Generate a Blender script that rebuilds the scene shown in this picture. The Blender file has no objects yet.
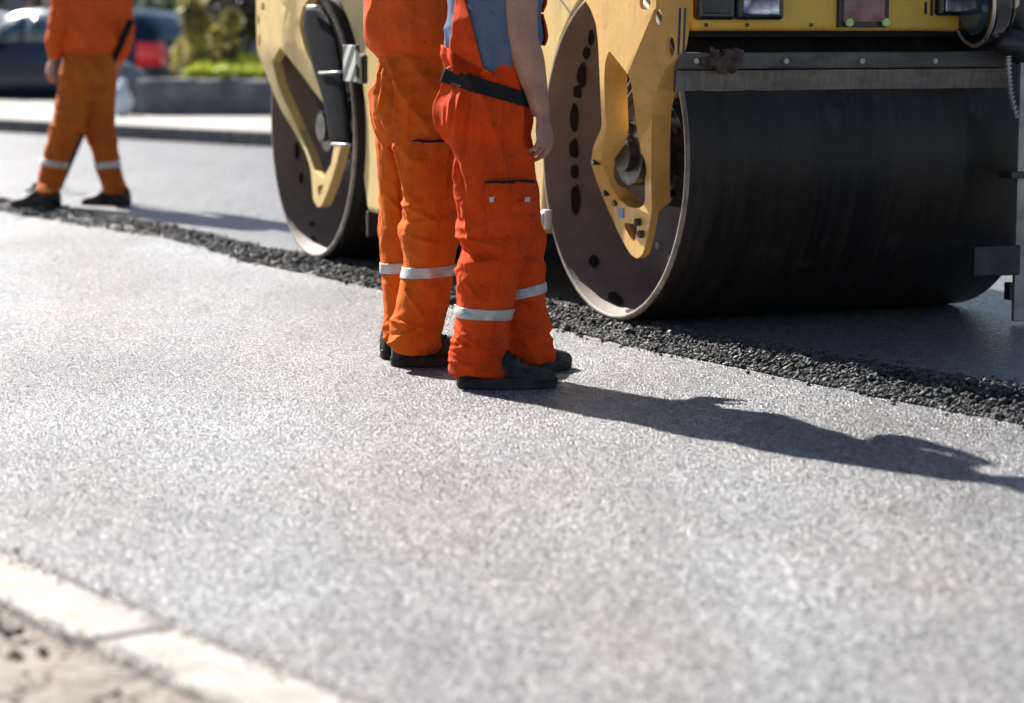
import bpy, bmesh, math, random
from mathutils import Vector, Matrix, noise
from mathutils.geometry import delaunay_2d_cdt
R = math.radians
rng = random.Random(7)
sc = bpy.context.scene
COL = sc.collection

# ------------------------------------------------------------------ camera
FPX = 2418.0; CX, CY = 512.0, 351.5; CH = 1.16
TH = math.atan((CY - 30.0) / FPX)
cam_d = bpy.data.cameras.new("camera"); cam = bpy.data.objects.new("camera", cam_d); COL.objects.link(cam)
cam_d.sensor_width = 36; cam_d.lens = FPX * 36 / 1024.0
cam.location = (0, 0, CH); cam.rotation_euler = (math.pi / 2 - TH, 0, 0)
cam_d.clip_end = 2000
cam_d.dof.use_dof = True; cam_d.dof.focus_distance = 8.35; cam_d.dof.aperture_fstop = cam_d.lens / 40.0
cam_d.dof.aperture_blades = 0
sc.camera = cam

def ray(px, py):
    a, b = px - CX, CY - py
    return Vector((a, FPX * math.cos(TH) + b * math.sin(TH), -FPX * math.sin(TH) + b * math.cos(TH)))
def at(px, py, z=0.0):
    d = ray(px, py); k = (z - CH) / d.z
    return Vector((d.x * k, d.y * k, z))
def W(px, py, Y):
    d = ray(px, py); k = Y / d.y
    return Vector((d.x * k, Y, CH + d.z * k))

# ------------------------------------------------------------------ render / light
sc.view_settings.view_transform = 'Standard'; sc.view_settings.look = 'None'
sc.view_settings.gamma = 1; sc.view_settings.use_curve_mapping = False
sc.view_settings.exposure = 1.38
sc.render.engine = 'CYCLES'
sc.cycles.use_denoising = True
try: sc.cycles.denoiser = 'OPENIMAGEDENOISE'
except Exception: pass
sc.cycles.max_bounces = 6; sc.cycles.diffuse_bounces = 3; sc.cycles.glossy_bounces = 3
sc.cycles.transmission_bounces = 4; sc.cycles.transparent_max_bounces = 6
sc.cycles.sample_clamp_indirect = 6; sc.cycles.sample_clamp_direct = 30
SUN_AZ = Vector((-0.60, 0.80)); SUN_EL = R(37)
w = bpy.data.worlds.new("World"); sc.world = w; w.use_nodes = True
nt = w.node_tree; bg = nt.nodes['Background']
sk = nt.nodes.new('ShaderNodeTexSky'); sk.sky_type = 'NISHITA'; sk.sun_disc = False
sk.sun_elevation = SUN_EL; sk.sun_rotation = math.atan2(SUN_AZ.x, SUN_AZ.y)
sk.air_density = 1.0; sk.dust_density = 0.8; sk.ozone_density = 1.5
nt.links.new(sk.outputs[0], bg.inputs[0]); bg.inputs[1].default_value = 0.05
sd = bpy.data.lights.new("sun", 'SUN'); sun = bpy.data.objects.new("sun", sd); COL.objects.link(sun)
sd.energy = 5.0; sd.angle = R(0.6); sd.color = (1.0, 0.95, 0.88)
sdir = Vector((SUN_AZ.x * math.cos(SUN_EL), SUN_AZ.y * math.cos(SUN_EL), math.sin(SUN_EL)))
sun.rotation_euler = sdir.to_track_quat('Z', 'Y').to_euler(); sun.location = sdir * 40

# ------------------------------------------------------------------ materials
class NT:
    def __init__(s, name):
        s.m = bpy.data.materials.new(name); s.m.use_nodes = True; s.t = s.m.node_tree
        s.b = s.t.nodes['Principled BSDF']
        s.tc = s.t.nodes.new('ShaderNodeTexCoord')
    def n(s, kind, **kw):
        x = s.t.nodes.new('ShaderNode' + kind)
        for k, v in kw.items():
            if k in x.inputs: x.inputs[k].default_value = v
            else: setattr(x, k, v)
        return x
    def l(s, a, b): s.t.links.new(a, b)
    def coords(s, scale=(1, 1, 1)):
        mp = s.n('Mapping'); mp.inputs['Scale'].default_value = scale
        s.l(s.tc.outputs['Object'], mp.inputs[0]); return mp.outputs[0]
    def noise(s, scale, detail=3, rough=.55, vec=None, dist=0):
        x = s.n('TexNoise', Scale=scale, Detail=detail, Roughness=rough, Distortion=dist)
        s.l(vec or s.tc.outputs['Object'], x.inputs['Vector']); return x.outputs[0]
    def ramp(s, fac, stops):
        r = s.n('ValToRGB'); e = r.color_ramp.elements
        while len(e) < len(stops): e.new(0.5)
        for i, (p, c) in enumerate(stops):
            e[i].position = p; e[i].color = (c, c, c, 1) if isinstance(c, (int, float)) else (*c, 1)
        s.l(fac, r.inputs[0]); return r.outputs[0]
    def mix(s, fac, a, b, mode='MIX'):
        x = s.n('Mix', data_type='RGBA', blend_type=mode)
        for sock, v in ((x.inputs[0], fac), (x.inputs[6], a), (x.inputs[7], b)):
            if hasattr(v, 'links') or hasattr(v, 'is_output'): s.l(v, sock)
            elif isinstance(v, (int, float)): sock.default_value = v if sock.type == 'VALUE' else (v, v, v, 1)
            else: sock.default_value = (*v, 1)
        return x.outputs[2]
    def math(s, op, a, b=0.0):
        x = s.n('Math', operation=op)
        for i, v in enumerate((a, b)):
            if hasattr(v, 'is_output'): s.l(v, x.inputs[i])
            else: x.inputs[i].default_value = v
        return x.outputs[0]
    def bump(s, h, dist=.003, strength=1.0, normal=None):
        x = s.n('Bump', Distance=dist, Strength=strength); s.l(h, x.inputs['Height'])
        if normal: s.l(normal, x.inputs['Normal'])
        s.l(x.outputs[0], s.b.inputs['Normal']); return x.outputs[0]
    def set(s, col=None, rough=None, metal=None, spec=None):
        for k, v in (('Base Color', col), ('Roughness', rough), ('Metallic', metal), ('Specular IOR Level', spec)):
            if v is None: continue
            if hasattr(v, 'is_output'): s.l(v, s.b.inputs[k])
            elif isinstance(v, tuple): s.b.inputs[k].default_value = (*v, 1)
            else: s.b.inputs[k].default_value = v

MATS = {}
def simple(name, col, rough=.6, metal=0.0, spec=.5, vary=.25, vs=8, bump=0.0, bs=60, dirt=None, dirt_amt=.5):
    m = NT(name)
    f = m.noise(vs, 5)
    c = m.mix(m.ramp(f, [(.3, 0.0), (.7, 1.0)]), tuple(x * (1 - vary) for x in col), tuple(min(1, x * (1 + vary)) for x in col))
    if dirt:
        c = m.mix(m.ramp(m.noise(vs * .6 + 2, 8, .65), [(.5 - .06, 0.0), (.72, dirt_amt)]), c, dirt)
    m.set(c, m.ramp(m.noise(vs * 2, 3), [(.3, max(.02, rough - .1)), (.7, min(1, rough + .1))]), metal, spec)
    if bump: m.bump(m.noise(bs, 4), bump)
    MATS[name] = m.m; return m.m

def asphalt(name, lo, hi, patch, grain=150, rough=.6, bumpd=.004, tint=(1, .98, 1.0)):
    m = NT(name)
    v = m.n('TexVoronoi', Scale=grain); m.l(m.tc.outputs['Object'], v.inputs['Vector'])
    g = m.n('SeparateColor'); m.l(v.outputs['Color'], g.inputs[0])
    cell = m.ramp(g.outputs[0], [(0.0, lo), (.55, (lo + hi) * .42), (1.0, hi)])
    n1 = m.ramp(m.noise(.55, 4), [(.3, 1 - patch), (.7, 1 + patch)])
    st = m.noise(1.0, 5, .6, vec=m.coords((2.2, .5, 1)))
    n2 = m.ramp(st, [(.3, 1 - patch * .9), (.7, 1 + patch * .8)])
    n3 = m.ramp(m.noise(26, 4, .7), [(.3, .72), (.7, 1.25)])
    c = m.mix(1.0, m.mix(1.0, m.mix(1.0, cell, n1, 'MULTIPLY'), n2, 'MULTIPLY'), n3, 'MULTIPLY')
    c = m.mix(1.0, c, tint, 'MULTIPLY')
    warm = m.ramp(m.noise(.9, 5, .6, vec=m.coords((1.6, .7, 1))), [(.42, 0.0), (.72, 1.0)])
    c = m.mix(warm, c, m.mix(1.0, c, (1.08, .97, .90), 'MULTIPLY'))
    dk = m.ramp(m.noise(2.2, 7, .7, vec=m.coords((2.0, .45, 1)), dist=.6), [(.50, 0.0), (.78, .45)])
    c = m.mix(dk, c, m.mix(1.0, c, (.62, .62, .64), 'MULTIPLY'))
    m.set(c, m.ramp(g.outputs[1], [(0, rough - .18), (1, rough + .2)]), 0, .5)
    h = m.math('ADD', m.math('MULTIPLY', m.ramp(v.outputs['Distance'], [(0, 1.0), (.7, 0.0)]), m.math('ADD', g.outputs[2], .3)), m.math('MULTIPLY', m.noise(grain * .3, 3), .8))
    m.bump(h, bumpd, .9)
    MATS[name] = m.m; return m.m

asphalt('old_asphalt', .026, .43, .28, 140, .36, .0050, (.975, .99, 1.04))
asphalt('fresh_asphalt', .03, .27, .15, 170, .36, .003, (.96, .98, 1.04))
asphalt('loose', .014, .085, .1, 60, .78, .002, (.93, 1.0, 1.02))

def kerbmat():
    m = NT('kerb_stone')
    c = m.mix(m.ramp(m.noise(9, 6, .65), [(.35, 0.0), (.7, 1.0)]), (.34, .31, .275), (.50, .47, .43))
    c = m.mix(m.ramp(m.noise(2.6, 5, .6), [(.56, 0.0), (.68, .8)]), c, (.20, .15, .11))
    c = m.mix(m.ramp(m.noise(22, 7, .7), [(.56, 0.0), (.7, .6)]), c, (.22, .18, .15))
    m.set(c, .85, 0, .3); m.bump(m.noise(60, 6, .7), .006); MATS['kerb_stone'] = m.m
kerbmat()
simple('grit', (.55, .50, .44), .9, vary=.5, vs=40)
simple('verge_soil', (.29, .25, .21), .9, vary=.5, vs=5, bump=.02, bs=25, dirt=(.06, .04, .03), dirt_amt=.95)
simple('far_pavement', (.36, .34, .31), .85, vary=.2, vs=2, bump=.004)
simple('kerb_face', (.10, .10, .10), .85, vary=.4, vs=9, bump=.01, dirt=(.3, .28, .24), dirt_amt=.5)
simple('ground_soil', (.22, .19, .14), .95, vary=.3, vs=.6)
simple('grass_ground', (.20, .24, .03), .9, vary=.3, vs=4)
simple('wall_stone', (.16, .155, .16), .85, vary=.35, vs=3.5, bump=.02, bs=9, dirt=(.05, .055, .075), dirt_amt=.8)  # dirt colour here only mixes in darker blue-grey patches by noise

def yellow(name, base):
    m = NT(name)
    c = m.mix(m.ramp(m.noise(5, 5), [(.3, 0.0), (.7, 1.0)]), tuple(x * .9 for x in base), tuple(x * 1.06 for x in base))
    streak = m.noise(5, 6, .65, vec=m.coords((4, 4, .7)))
    c = m.mix(m.ramp(streak, [(.52, 0.0), (.78, .55)]), c, (.30, .20, .09))
    scr = m.noise(60, 5, .7, vec=m.coords((1, .25, 1.3)))
    c = m.mix(m.ramp(scr, [(.66, 0.0), (.70, .8)]), c, (.10, .07, .05))
    m.set(c, m.ramp(m.noise(14, 5), [(.3, .36), (.7, .62)]), 0, .45)
    m.bump(m.noise(30, 4), .0012); MATS[name] = m.m
yellow('yellow_paint', (.68, .42, .12))
yellow('front_yellow', (.76, .44, .06))
yellow('sunlit_yellow', (.68, .48, .18))  # machine yellow made paler, with sunlight put into the colour
simple('black_metal', (.014, .0145, .018), .4, 0, .5, .3, 12, .001, 50, dirt=(.10, .085, .075), dirt_amt=.45)
simple('black_gloss', (.008, .009, .014), .16, 0, .6, .3, 6)
simple('opening_black', (.004, .005, .009), .7, 0, .04, .3, 6)  # dull near-black, shade of an opening put into the colour
simple('rubber', (.022, .022, .023), .8, 0, .3, .3, 20, .002)
simple('grey_steel', (.34, .33, .32), .45, .7, .5, .25, 14, .001, 60, dirt=(.10, .09, .08), dirt_amt=.6)
simple('rim_steel', (.30, .26, .21), .5, .4, .5, .4, 14, .001, 60, dirt=(.08, .06, .05), dirt_amt=.8)
simple('bright_steel', (.55, .53, .50), .35, .9, .5, .2, 20)
simple('rust_mud', (.085, .062, .052), .9, 0, .3, .5, 30, .006, 60)
simple('bitumen', (.012, .010, .010), .7, 0, .3, .3, 30)
simple('bolt_grey', (.40, .37, .33), .5, .3, .5, .2, 40)
simple('bracket_red', (.30, .13, .11), .7, 0, .4, .5, 14, .003, dirt=(.25, .24, .24), dirt_amt=.9)
simple('reflector_green', (.45, .62, .22), .3, 0, .6, .1, 20)
simple('sticker_blue', (.16, .22, .50), .5, 0, .5, .2, 30)

def scraper(name, a, b):
    m = NT(name)
    n1 = m.noise(3.5, 6, .65, vec=m.coords((1, 1, 4)))
    c = m.mix(m.ramp(n1, [(.35, 0.0), (.65, 1.0)]), a, b)
    v = m.noise(9, 6, .7, vec=m.coords((6, 6, .5)))
    c = m.mix(m.ramp(v, [(.45, 0.0), (.7, .6)]), c, (.045, .04, .04))
    m.set(c, .55, .2, .5); m.bump(m.noise(40, 5), .002); MATS[name] = m.m
scraper('spreader_bar', (.045, .046, .055), (.13, .115, .10))
scraper('scraper_blade', (.12, .10, .085), (.24, .20, .165))

def drummat():
    m = NT('drum_steel')
    v1 = m.noise(1.0, 8, .7, vec=m.coords((16, .15, .15)))
    v2 = m.noise(1.0, 6, .7, vec=m.coords((45, 1.6, 1.6)))
    c = m.mix(m.ramp(v1, [(.3, 0.0), (.7, 1.0)]), (.005, .004, .0035), (.024, .019, .016))
    c = m.mix(m.ramp(v2, [(.52, 0.0), (.85, .35)]), c, (.075, .06, .048))
    big = m.noise(1.0, 6, .65, vec=m.coords((3, .8, .8)))
    c = m.mix(m.ramp(big, [(.48, 0.0), (.75, .6)]), c, (.046, .034, .027))
    c = m.mix(m.ramp(m.noise(7, 5), [(.6, 0.0), (.75, .35)]), c, (.08, .065, .055))
    m.set(c, m.ramp(v1, [(.3, .28), (.7, .5)]), .0, .22); m.bump(m.noise(25, 6, .7), .0008); MATS['drum_steel'] = m.m
    m = NT('drum_inside')                       # brown painted inner wall with a row of dark bitumen spots
    sx = m.n('SeparateXYZ'); m.l(m.tc.outputs['Object'], sx.inputs[0])
    c = m.mix(m.ramp(m.noise(6, 5), [(.3, 0.0), (.7, 1.0)]), (.11, .08, .065), (.17, .125, .10))
    c = m.mix(m.ramp(m.noise(40, 6, .7), [(.62, 0.0), (.72, .6)]), c, (.05, .035, .03))
    m.set(c, .6, 0, .4); m.bump(m.noise(50, 4), .001); MATS['drum_inside'] = m.m
drummat()

def fabric(name, base, dark, dirty=.45):
    m = NT(name)
    c = m.mix(m.ramp(m.noise(5, 5, .6), [(.3, 0.0), (.7, 1.0)]), base, dark)
    c = m.mix(m.ramp(m.noise(13, 7, .7), [(.50, 0.0), (.70, dirty)]), c, tuple(x * .35 + .012 for x in dark))
    c = m.mix(m.ramp(m.noise(45, 5, .7), [(.62, 0.0), (.68, .65)]), c, (.05, .025, .02))
    m.set(c, .88, 0, .15)
    m.b.inputs['Sheen Weight'].default_value = .0 if max(base) < .3 else .10; m.b.inputs['Sheen Tint'].default_value = (*base, 1)
    wv = m.noise(420, 2); fold = m.noise(38, 3, .5, vec=m.coords((1, 1, .6)))
    m.bump(m.math('ADD', m.math('MULTIPLY', wv, .30), fold), .0035, .8)
    tl = m.n('BsdfTranslucent'); m.l(c, tl.inputs[0]); mx = m.n('MixShader'); mx.inputs[0].default_value = .06
    out = m.t.nodes['Material Output']; m.l(m.b.outputs[0], mx.inputs[1]); m.l(tl.outputs[0], mx.inputs[2]); m.l(mx.outputs[0], out.inputs[0])
    MATS[name] = m.m
fabric('orange_red', (.80, .078, .007), (.56, .045, .005))
fabric('orange', (.76, .15, .012), (.54, .09, .010), .45)
fabric('orange_old', (.56, .14, .016), (.38, .085, .014), .4)
fabric('orange_jacket', (.76, .125, .020), (.60, .085, .014), .2)
fabric('blue_shirt', (.13, .17, .26), (.10, .13, .21), .15)
fabric('black_cloth', (.012, .012, .014), (.02, .02, .022), .1)
simple('reflective_tape', (.50, .49, .48), .4, .25, .6, .12, 25, .001, dirt=(.30, .20, .14), dirt_amt=.8)
simple('shoe_leather', (.010, .010, .010), .6, 0, .25, .4, 22, .002, dirt=(.11, .095, .08), dirt_amt=.7)
simple('shoe_sole', (.030, .027, .024), .8, 0, .2, .4, 25, .003, dirt=(.07, .06, .05), dirt_amt=.6)
m_ = NT('skin'); c_ = m_.mix(m_.ramp(m_.noise(18, 5), [(.3, 0.0), (.7, 1.0)]), (.32, .155, .115), (.45, .235, .17))
m_.set(c_, .55, 0, .4); m_.b.inputs['Subsurface Weight'].default_value = .08; m_.b.inputs['Subsurface Radius'].default_value = (.01, .004, .002)
m_.bump(m_.math('ADD', m_.noise(28, 5, .6), m_.math('MULTIPLY', m_.noise(160, 3), .4)), .004); MATS['skin'] = m_.m
simple('hair', (.03, .02, .014), .6, 0, .4, .4, 60, .004, 200)
simple('eye', (.75, .74, .72), .2)
simple('wood', (.30, .19, .10), .7, 0, .3, .3, 20)
simple('bark', (.09, .065, .045), .9, 0, .3, .4, 8, .02, 15)
simple('car_navy', (.012, .02, .045), .2, .4, .6, .1, 3)
simple('car_silver', (.40, .42, .46), .5, .5, .6, .08, 3)
simple('car_glass', (.03, .07, .10), .06, .2, .9, .2, 2)
simple('tail_red', (.80, .03, .04), .15, 0, .6, .1, 10)
simple('plate_white', (.75, .76, .78), .4, 0, .5, .05, 10)
simple('sack_white', (.62, .66, .76), .6, 0, .4, .15, 6, .01)
simple('render_wall', (.30, .30, .33), .9, 0, .3, .12, .8)
simple('roof_tile', (.22, .10, .07), .85, 0, .3, .3, 3)
simple('concrete_block', (.20, .20, .22), .9, 0, .3, .3, 5, .01)
def lensmat():
    m = NT('lamp_lens'); v = m.n('TexVoronoi', Scale=18); m.l(m.tc.outputs['Object'], v.inputs['Vector'])
    c = m.ramp(v.outputs['Distance'], [(.0, (.85, .85, .9)), (.45, (.35, .38, .5)), (.8, (.10, .10, .13))])
    m.set(c, .12, .7, .8); m.bump(v.outputs['Distance'], .01); MATS['lamp_lens'] = m.m
lensmat()
def hatch():
    m = NT('striped_sign'); wv = m.n('TexWave', Scale=5.5, Distortion=1.2); wv.wave_type = 'BANDS'; wv.bands_direction = 'DIAGONAL'
    m.l(m.tc.outputs['Object'], wv.inputs['Vector'])
    c = m.ramp(wv.outputs[0], [(.47, (.03, .035, .04)), (.53, (.50, .52, .50))]); m.set(c, .5); MATS['striped_sign'] = m.m
hatch()
def leafmat(name, a, b):
    m = NT(name); c = m.mix(m.ramp(m.noise(2.6, 3), [(.38, 0.0), (.62, 1.0)]), a, b); m.set(c, .6, 0, .4)
    tl = m.n('BsdfTranslucent'); m.l(c, tl.inputs[0]); mx = m.n('MixShader'); mx.inputs[0].default_value = .3
    out = m.t.nodes['Material Output']; m.l(m.b.outputs[0], mx.inputs[1]); m.l(tl.outputs[0], mx.inputs[2]); m.l(mx.outputs[0], out.inputs[0]); MATS[name] = m.m
leafmat('leaf_yellow', (.42, .36, .09), (.17, .15, .08))
leafmat('leaf_dark', (.05, .06, .045), (.16, .13, .12))
leafmat('leaf_green', (.10, .16, .04), (.03, .06, .035))
leafmat('grass_blade', (.50, .50, .05), (.34, .40, .05))

# ------------------------------------------------------------------ helpers
def tag(o, label=None, cat=None, group=None, kind=None):
    if label: o['label'] = label
    if cat: o['category'] = cat
    if group: o['group'] = group
    if kind: o['kind'] = kind
    return o
def empty(name, loc, rz=0.0):
    o = bpy.data.objects.new(name, None); o.location = loc; o.rotation_euler = (0, 0, rz); o.empty_display_size = .2
    COL.objects.link(o); return o
def build(name, bm, mat, parent=None, smooth=False, bevel=0, seg=2, world=False):
    """link a bmesh as one object; world=True: vertices are world coordinates while the parent has a location"""
    me = bpy.data.meshes.new(name)
    if world and parent is not None:
        bmesh.ops.translate(bm, verts=bm.verts, vec=-parent.location)
    bm.normal_update(); bm.to_mesh(me); bm.free()
    return link(name, me, mat, parent, smooth, bevel, seg)
def link(name, me, mat, parent=None, smooth=False, bevel=0, seg=2):
    o = bpy.data.objects.new(name, me); COL.objects.link(o)
    for mm in (mat if isinstance(mat, (list, tuple)) else [mat]): me.materials.append(MATS[mm])
    if smooth:
        me.polygons.foreach_set('use_smooth', [True] * len(me.polygons))
    if parent is not None: o.parent = parent
    if bevel:
        b = o.modifiers.new('bevel', 'BEVEL'); b.width = bevel; b.segments = seg; b.limit_method = 'ANGLE'; b.angle_limit = R(35)
        if not smooth: b.harden_normals = False
    return o
def box(bm, c, s, rot=None):
    m = Matrix.Translation(c) @ (rot.to_4x4() if rot else Matrix()) @ Matrix.Diagonal((*s, 1))
    return bmesh.ops.create_cube(bm, size=1, matrix=m)['verts']
def cyl(bm, p, q, r1, r2=None, n=20, caps=True):
    p, q = Vector(p), Vector(q); d = q - p
    m = Matrix.Translation((p + q) / 2) @ d.to_track_quat('Z', 'Y').to_matrix().to_4x4()
    return bmesh.ops.create_cone(bm, cap_ends=caps, segments=n, radius1=r1, radius2=r1 if r2 is None else r2, depth=d.length, matrix=m)['verts']
def loft(bm, rings, cap=True):
    vs = [[bm.verts.new(p) for p in r] for r in rings]; n = len(vs[0])
    for a, b in zip(vs, vs[1:]):
        for i in range(n): bm.faces.new((a[i], a[(i + 1) % n], b[(i + 1) % n], b[i]))
    if cap:
        bm.faces.new(vs[0][::-1]); bm.faces.new(vs[-1])
def hring(c, rx, ry, yaw, n=28, e=1.0):
    out = []
    for i in range(n):
        t = 2 * math.pi * i / n; ct, st = math.cos(t), math.sin(t)
        x = rx * math.copysign(abs(ct) ** e, ct); y = ry * math.copysign(abs(st) ** e, st)
        out.append(Vector((c[0] + x * math.cos(yaw) - y * math.sin(yaw), c[1] + x * math.sin(yaw) + y * math.cos(yaw), c[2])))
    return out
def spline(pts, k=6):
    """Catmull-Rom through tuples of numbers"""
    P = [pts[0]] + list(pts) + [pts[-1]]; out = []
    for i in range(1, len(P) - 2):
        for j in range(k):
            t = j / k
            out.append(tuple(.5 * (2 * b + (c - a) * t + (2 * a - 5 * b + 4 * c - d) * t * t + (3 * b - a - 3 * c + d) * t ** 3)
                             for a, b, c, d in zip(P[i - 1], P[i], P[i + 1], P[i + 2])))
    out.append(tuple(pts[-1])); return out
def htube(bm, rings, k=5, e=1.0):
    """rings: (x, y, z, rx, ry, yaw) horizontal ellipses, smoothed"""
    loft(bm, [hring(r[:3], r[3], r[4], r[5], e=e) for r in spline(rings, k)])
def ptube(bm, pts, n=16, k=5, flat=1.0, side=None):
    """pts: (x, y, z, r) round tube; flat<1 squeezes it along `side`"""
    S = spline(pts, k); rings = []; prev = None
    for i, p in enumerate(S):
        a = Vector(S[max(0, i - 1)][:3]); b = Vector(S[min(len(S) - 1, i + 1)][:3]); d = (b - a).normalized()
        ref = side if side is not None else (prev if prev is not None else d.orthogonal())
        u = (ref - d * ref.dot(d)).normalized(); v = d.cross(u); prev = u
        rings.append([Vector(p[:3]) + (u * flat * math.cos(2 * math.pi * j / n) + v * math.sin(2 * math.pi * j / n)) * p[3] for j in range(n)])
    r0, r1 = rings[0], rings[-1]; c0, c1 = Vector(S[0][:3]), Vector(S[-1][:3])
    d0 = (c0 - Vector(S[1][:3])).normalized() * S[0][3] * .6; d1 = (c1 - Vector(S[-2][:3])).normalized() * S[-1][3] * .6
    rings = [[c0 + (q - c0) * .6 + d0 for q in r0]] + rings + [[c1 + (q - c1) * .6 + d1 for q in r1]]
    loft(bm, rings)
def ball(bm, c, r, yaw=0, sub=3):
    m = Matrix.Translation(c) @ Matrix.Rotation(yaw, 4, 'Z') @ Matrix.Diagonal((r[0], r[1], r[2], 1))
    bmesh.ops.create_icosphere(bm, subdivisions=sub, radius=1, matrix=m)
def remesh(bm, voxel, smooth=4, factor=.5):
    me = bpy.data.meshes.new('tmp'); bmesh.ops.recalc_face_normals(bm, faces=bm.faces); bm.to_mesh(me); bm.free()
    o = bpy.data.objects.new('tmp', me); COL.objects.link(o)
    r = o.modifiers.new('r', 'REMESH'); r.mode = 'VOXEL'; r.voxel_size = voxel
    if smooth: s = o.modifiers.new('s', 'SMOOTH'); s.factor = factor; s.iterations = smooth
    dg = bpy.context.evaluated_depsgraph_get(); dg.update()
    out = bpy.data.meshes.new_from_object(o.evaluated_get(dg))
    bpy.data.objects.remove(o); bpy.data.meshes.remove(me); return out
def displace(me, fn):
    nrm = [v.normal.copy() for v in me.vertices]
    for v, n in zip(me.vertices, nrm):
        v.co += n * fn(v.co, n)
    me.update()
def ridge(p):
    return 1 - 2 * abs(noise.noise(p))
def patch(name, me, mat, parent, planes, keep=None, off=.004, thick=.003):
    """a sheet cut out of a garment's surface by planes (point, outward normal), lifted off it"""
    bm = bmesh.new(); bm.from_mesh(me); bm.normal_update()
    for co, no in planes:
        bmesh.ops.bisect_plane(bm, geom=bm.verts[:] + bm.edges[:] + bm.faces[:], plane_co=co, plane_no=no, clear_outer=True)
    if keep:
        bmesh.ops.delete(bm, geom=[f for f in bm.faces if not keep(f.calc_center_median(), f.normal)], context='FACES')
    bm.normal_update(); nn = [(v, v.normal.copy()) for v in bm.verts]
    for v, n in nn: v.co += n * off
    left = set(bm.verts); best = []
    while left:
        st = [left.pop()]; comp = list(st)
        while st:
            v = st.pop()
            for e_ in v.link_edges:
                w2 = e_.other_vert(v)
                if w2 in left: left.discard(w2); st.append(w2); comp.append(w2)
        if len(comp) > len(best) : best = comp
    if name in ('seam', 'pocket', 'pocket_flap', 'flap_trim', 'stud', 'belt_buckle'):
        bs = set(best); bmesh.ops.delete(bm, geom=[v for v in bm.verts if v not in bs], context='VERTS')
    m2 = bpy.data.meshes.new(name); bm.to_mesh(m2); bm.free()
    o = link(name, m2, mat, parent, True)
    s = o.modifiers.new('s', 'SOLIDIFY'); s.thickness = thick; s.offset = -1
    return o

# ------------------------------------------------------------------ SETTING
def sheet(name, pts, z, mat, cuts=0):
    bm = bmesh.new(); f = bm.faces.new([bm.verts.new((p[0], p[1], z)) for p in pts])
    if f.normal.z < 0: bmesh.ops.reverse_faces(bm, faces=[f])
    bm.normal_update()
    for ff in bm.faces:
        if ff.normal.z < 0: ff.normal_flip()
    return tag(build(name, bm, mat), kind='structure')
sheet('ground', [(-500, -60), (500, -60), (500, 900), (-500, 900)], -.006, 'ground_soil')

MT = .05   # thickness of the fresh mat
# gravel edge: lower line on the old road, upper line on top of the mat
LOW = [(-260, 172), (-120, 192), (0, 211), (94, 227), (168, 238), (250, 262), (332, 279), (375, 288), (470, 308), (554, 327), (588, 335), (635, 347), (699, 359), (801, 380), (895, 400), (1024, 424), (1180, 462)]
UP = [(-260, 162), (-120, 180), (0, 199), (94, 212), (168, 226), (273, 250), (330, 259), (371, 265), (470, 286), (540, 301), (596, 312), (628, 320), (694, 334), (790, 351), (876, 366), (1000, 385), (1160, 412)]
low = [at(x, y, 0) for x, y in LOW]; up = [at(x, y, MT) for x, y in UP]
# far kerb line
k0, k1 = at(0, 132, .05), at(272, 147, .05); kd = (k1 - k0).normalized()
kn = Vector((-kd.y, kd.x, 0));  kn = kn if kn.y > 0 else -kn
KA, KB = k0 - kd * 40, k0 + kd * 60
n0, n1 = at(0, 556, .0), at(350, 703, .0); nd = (n1 - n0).normalized(); nnv = Vector((nd.y, -nd.x, 0)); nnv = nnv if nnv.y < 0 else -nnv
NA, NB = n0 - nd * 30, n0 + nd * 16
sheet('old_road', [NA, NB, NB + Vector((30, 2, 0)), KB + Vector((10, 0, 0)), KB, KA], -.002, 'old_asphalt')

bm = bmesh.new()   # fresh mat: top sheet plus sloping edge
far = [KA + kn * -.05, KB + kn * -.05]
tv = [bm.verts.new(p) for p in up]; lv = [bm.verts.new((p.x, p.y, .001)) for p in low]
for i in range(len(tv) - 1): bm.faces.new((lv[i], lv[i + 1], tv[i + 1], tv[i]))
fa = bm.verts.new((KA.x, KA.y, MT)); fb = bm.verts.new((KB.x, KB.y, MT)); fx = bm.verts.new((25, up[-1].y - 6, MT)); 
bm.faces.new(tv + [fx, fb, fa])
bmesh.ops.triangulate(bm, faces=[f for f in bm.faces if len(f.verts) > 4])
bmesh.ops.recalc_face_normals(bm, faces=bm.faces)
if sum(f.normal.z for f in bm.faces) < 0: bmesh.ops.reverse_faces(bm, faces=bm.faces)
tag(build('fresh_road', bm, 'fresh_asphalt'), kind='structure')

def lerp_line(L, t):
    k = t * (len(L) - 1); i = min(int(k), len(L) - 2); return L[i].lerp(L[i + 1], k - i)
import numpy as np
def scatter(name, mat, pts, label=None, cat=None, kind='stuff', flat=.75):
    """many small angular stones in one mesh; pts: (co, size)"""
    ico = bmesh.new(); bmesh.ops.create_icosphere(ico, subdivisions=1, radius=1)
    V = np.array([v.co[:] for v in ico.verts]); F = np.array([[v.index for v in f.verts] for f in ico.faces]); ico.free()
    g = np.random.default_rng(5); n = len(pts)
    C = np.array([p[0][:] for p in pts]); S = np.array([p[1] for p in pts])
    A = g.normal(size=(n, 3, 3)); Q, _ = np.linalg.qr(A)
    base = V[None] * (1 + g.uniform(-.28, .28, (n, 12, 1))) * g.uniform(.65, 1.25, (n, 1, 3))
    P = np.einsum('nij,nkj->nki', Q, base) * S[:, None, None]; P[:, :, 2] *= flat; P += C[:, None, :]
    me = bpy.data.meshes.new(name)
    FF = (F[None] + 12 * np.arange(n)[:, None, None]).reshape(-1, 3)
    me.from_pydata(P.reshape(-1, 3).tolist(), [], FF.tolist())
    o = link(name, me, mat); return tag(o, label, cat, kind=kind)
pts = []
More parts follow.
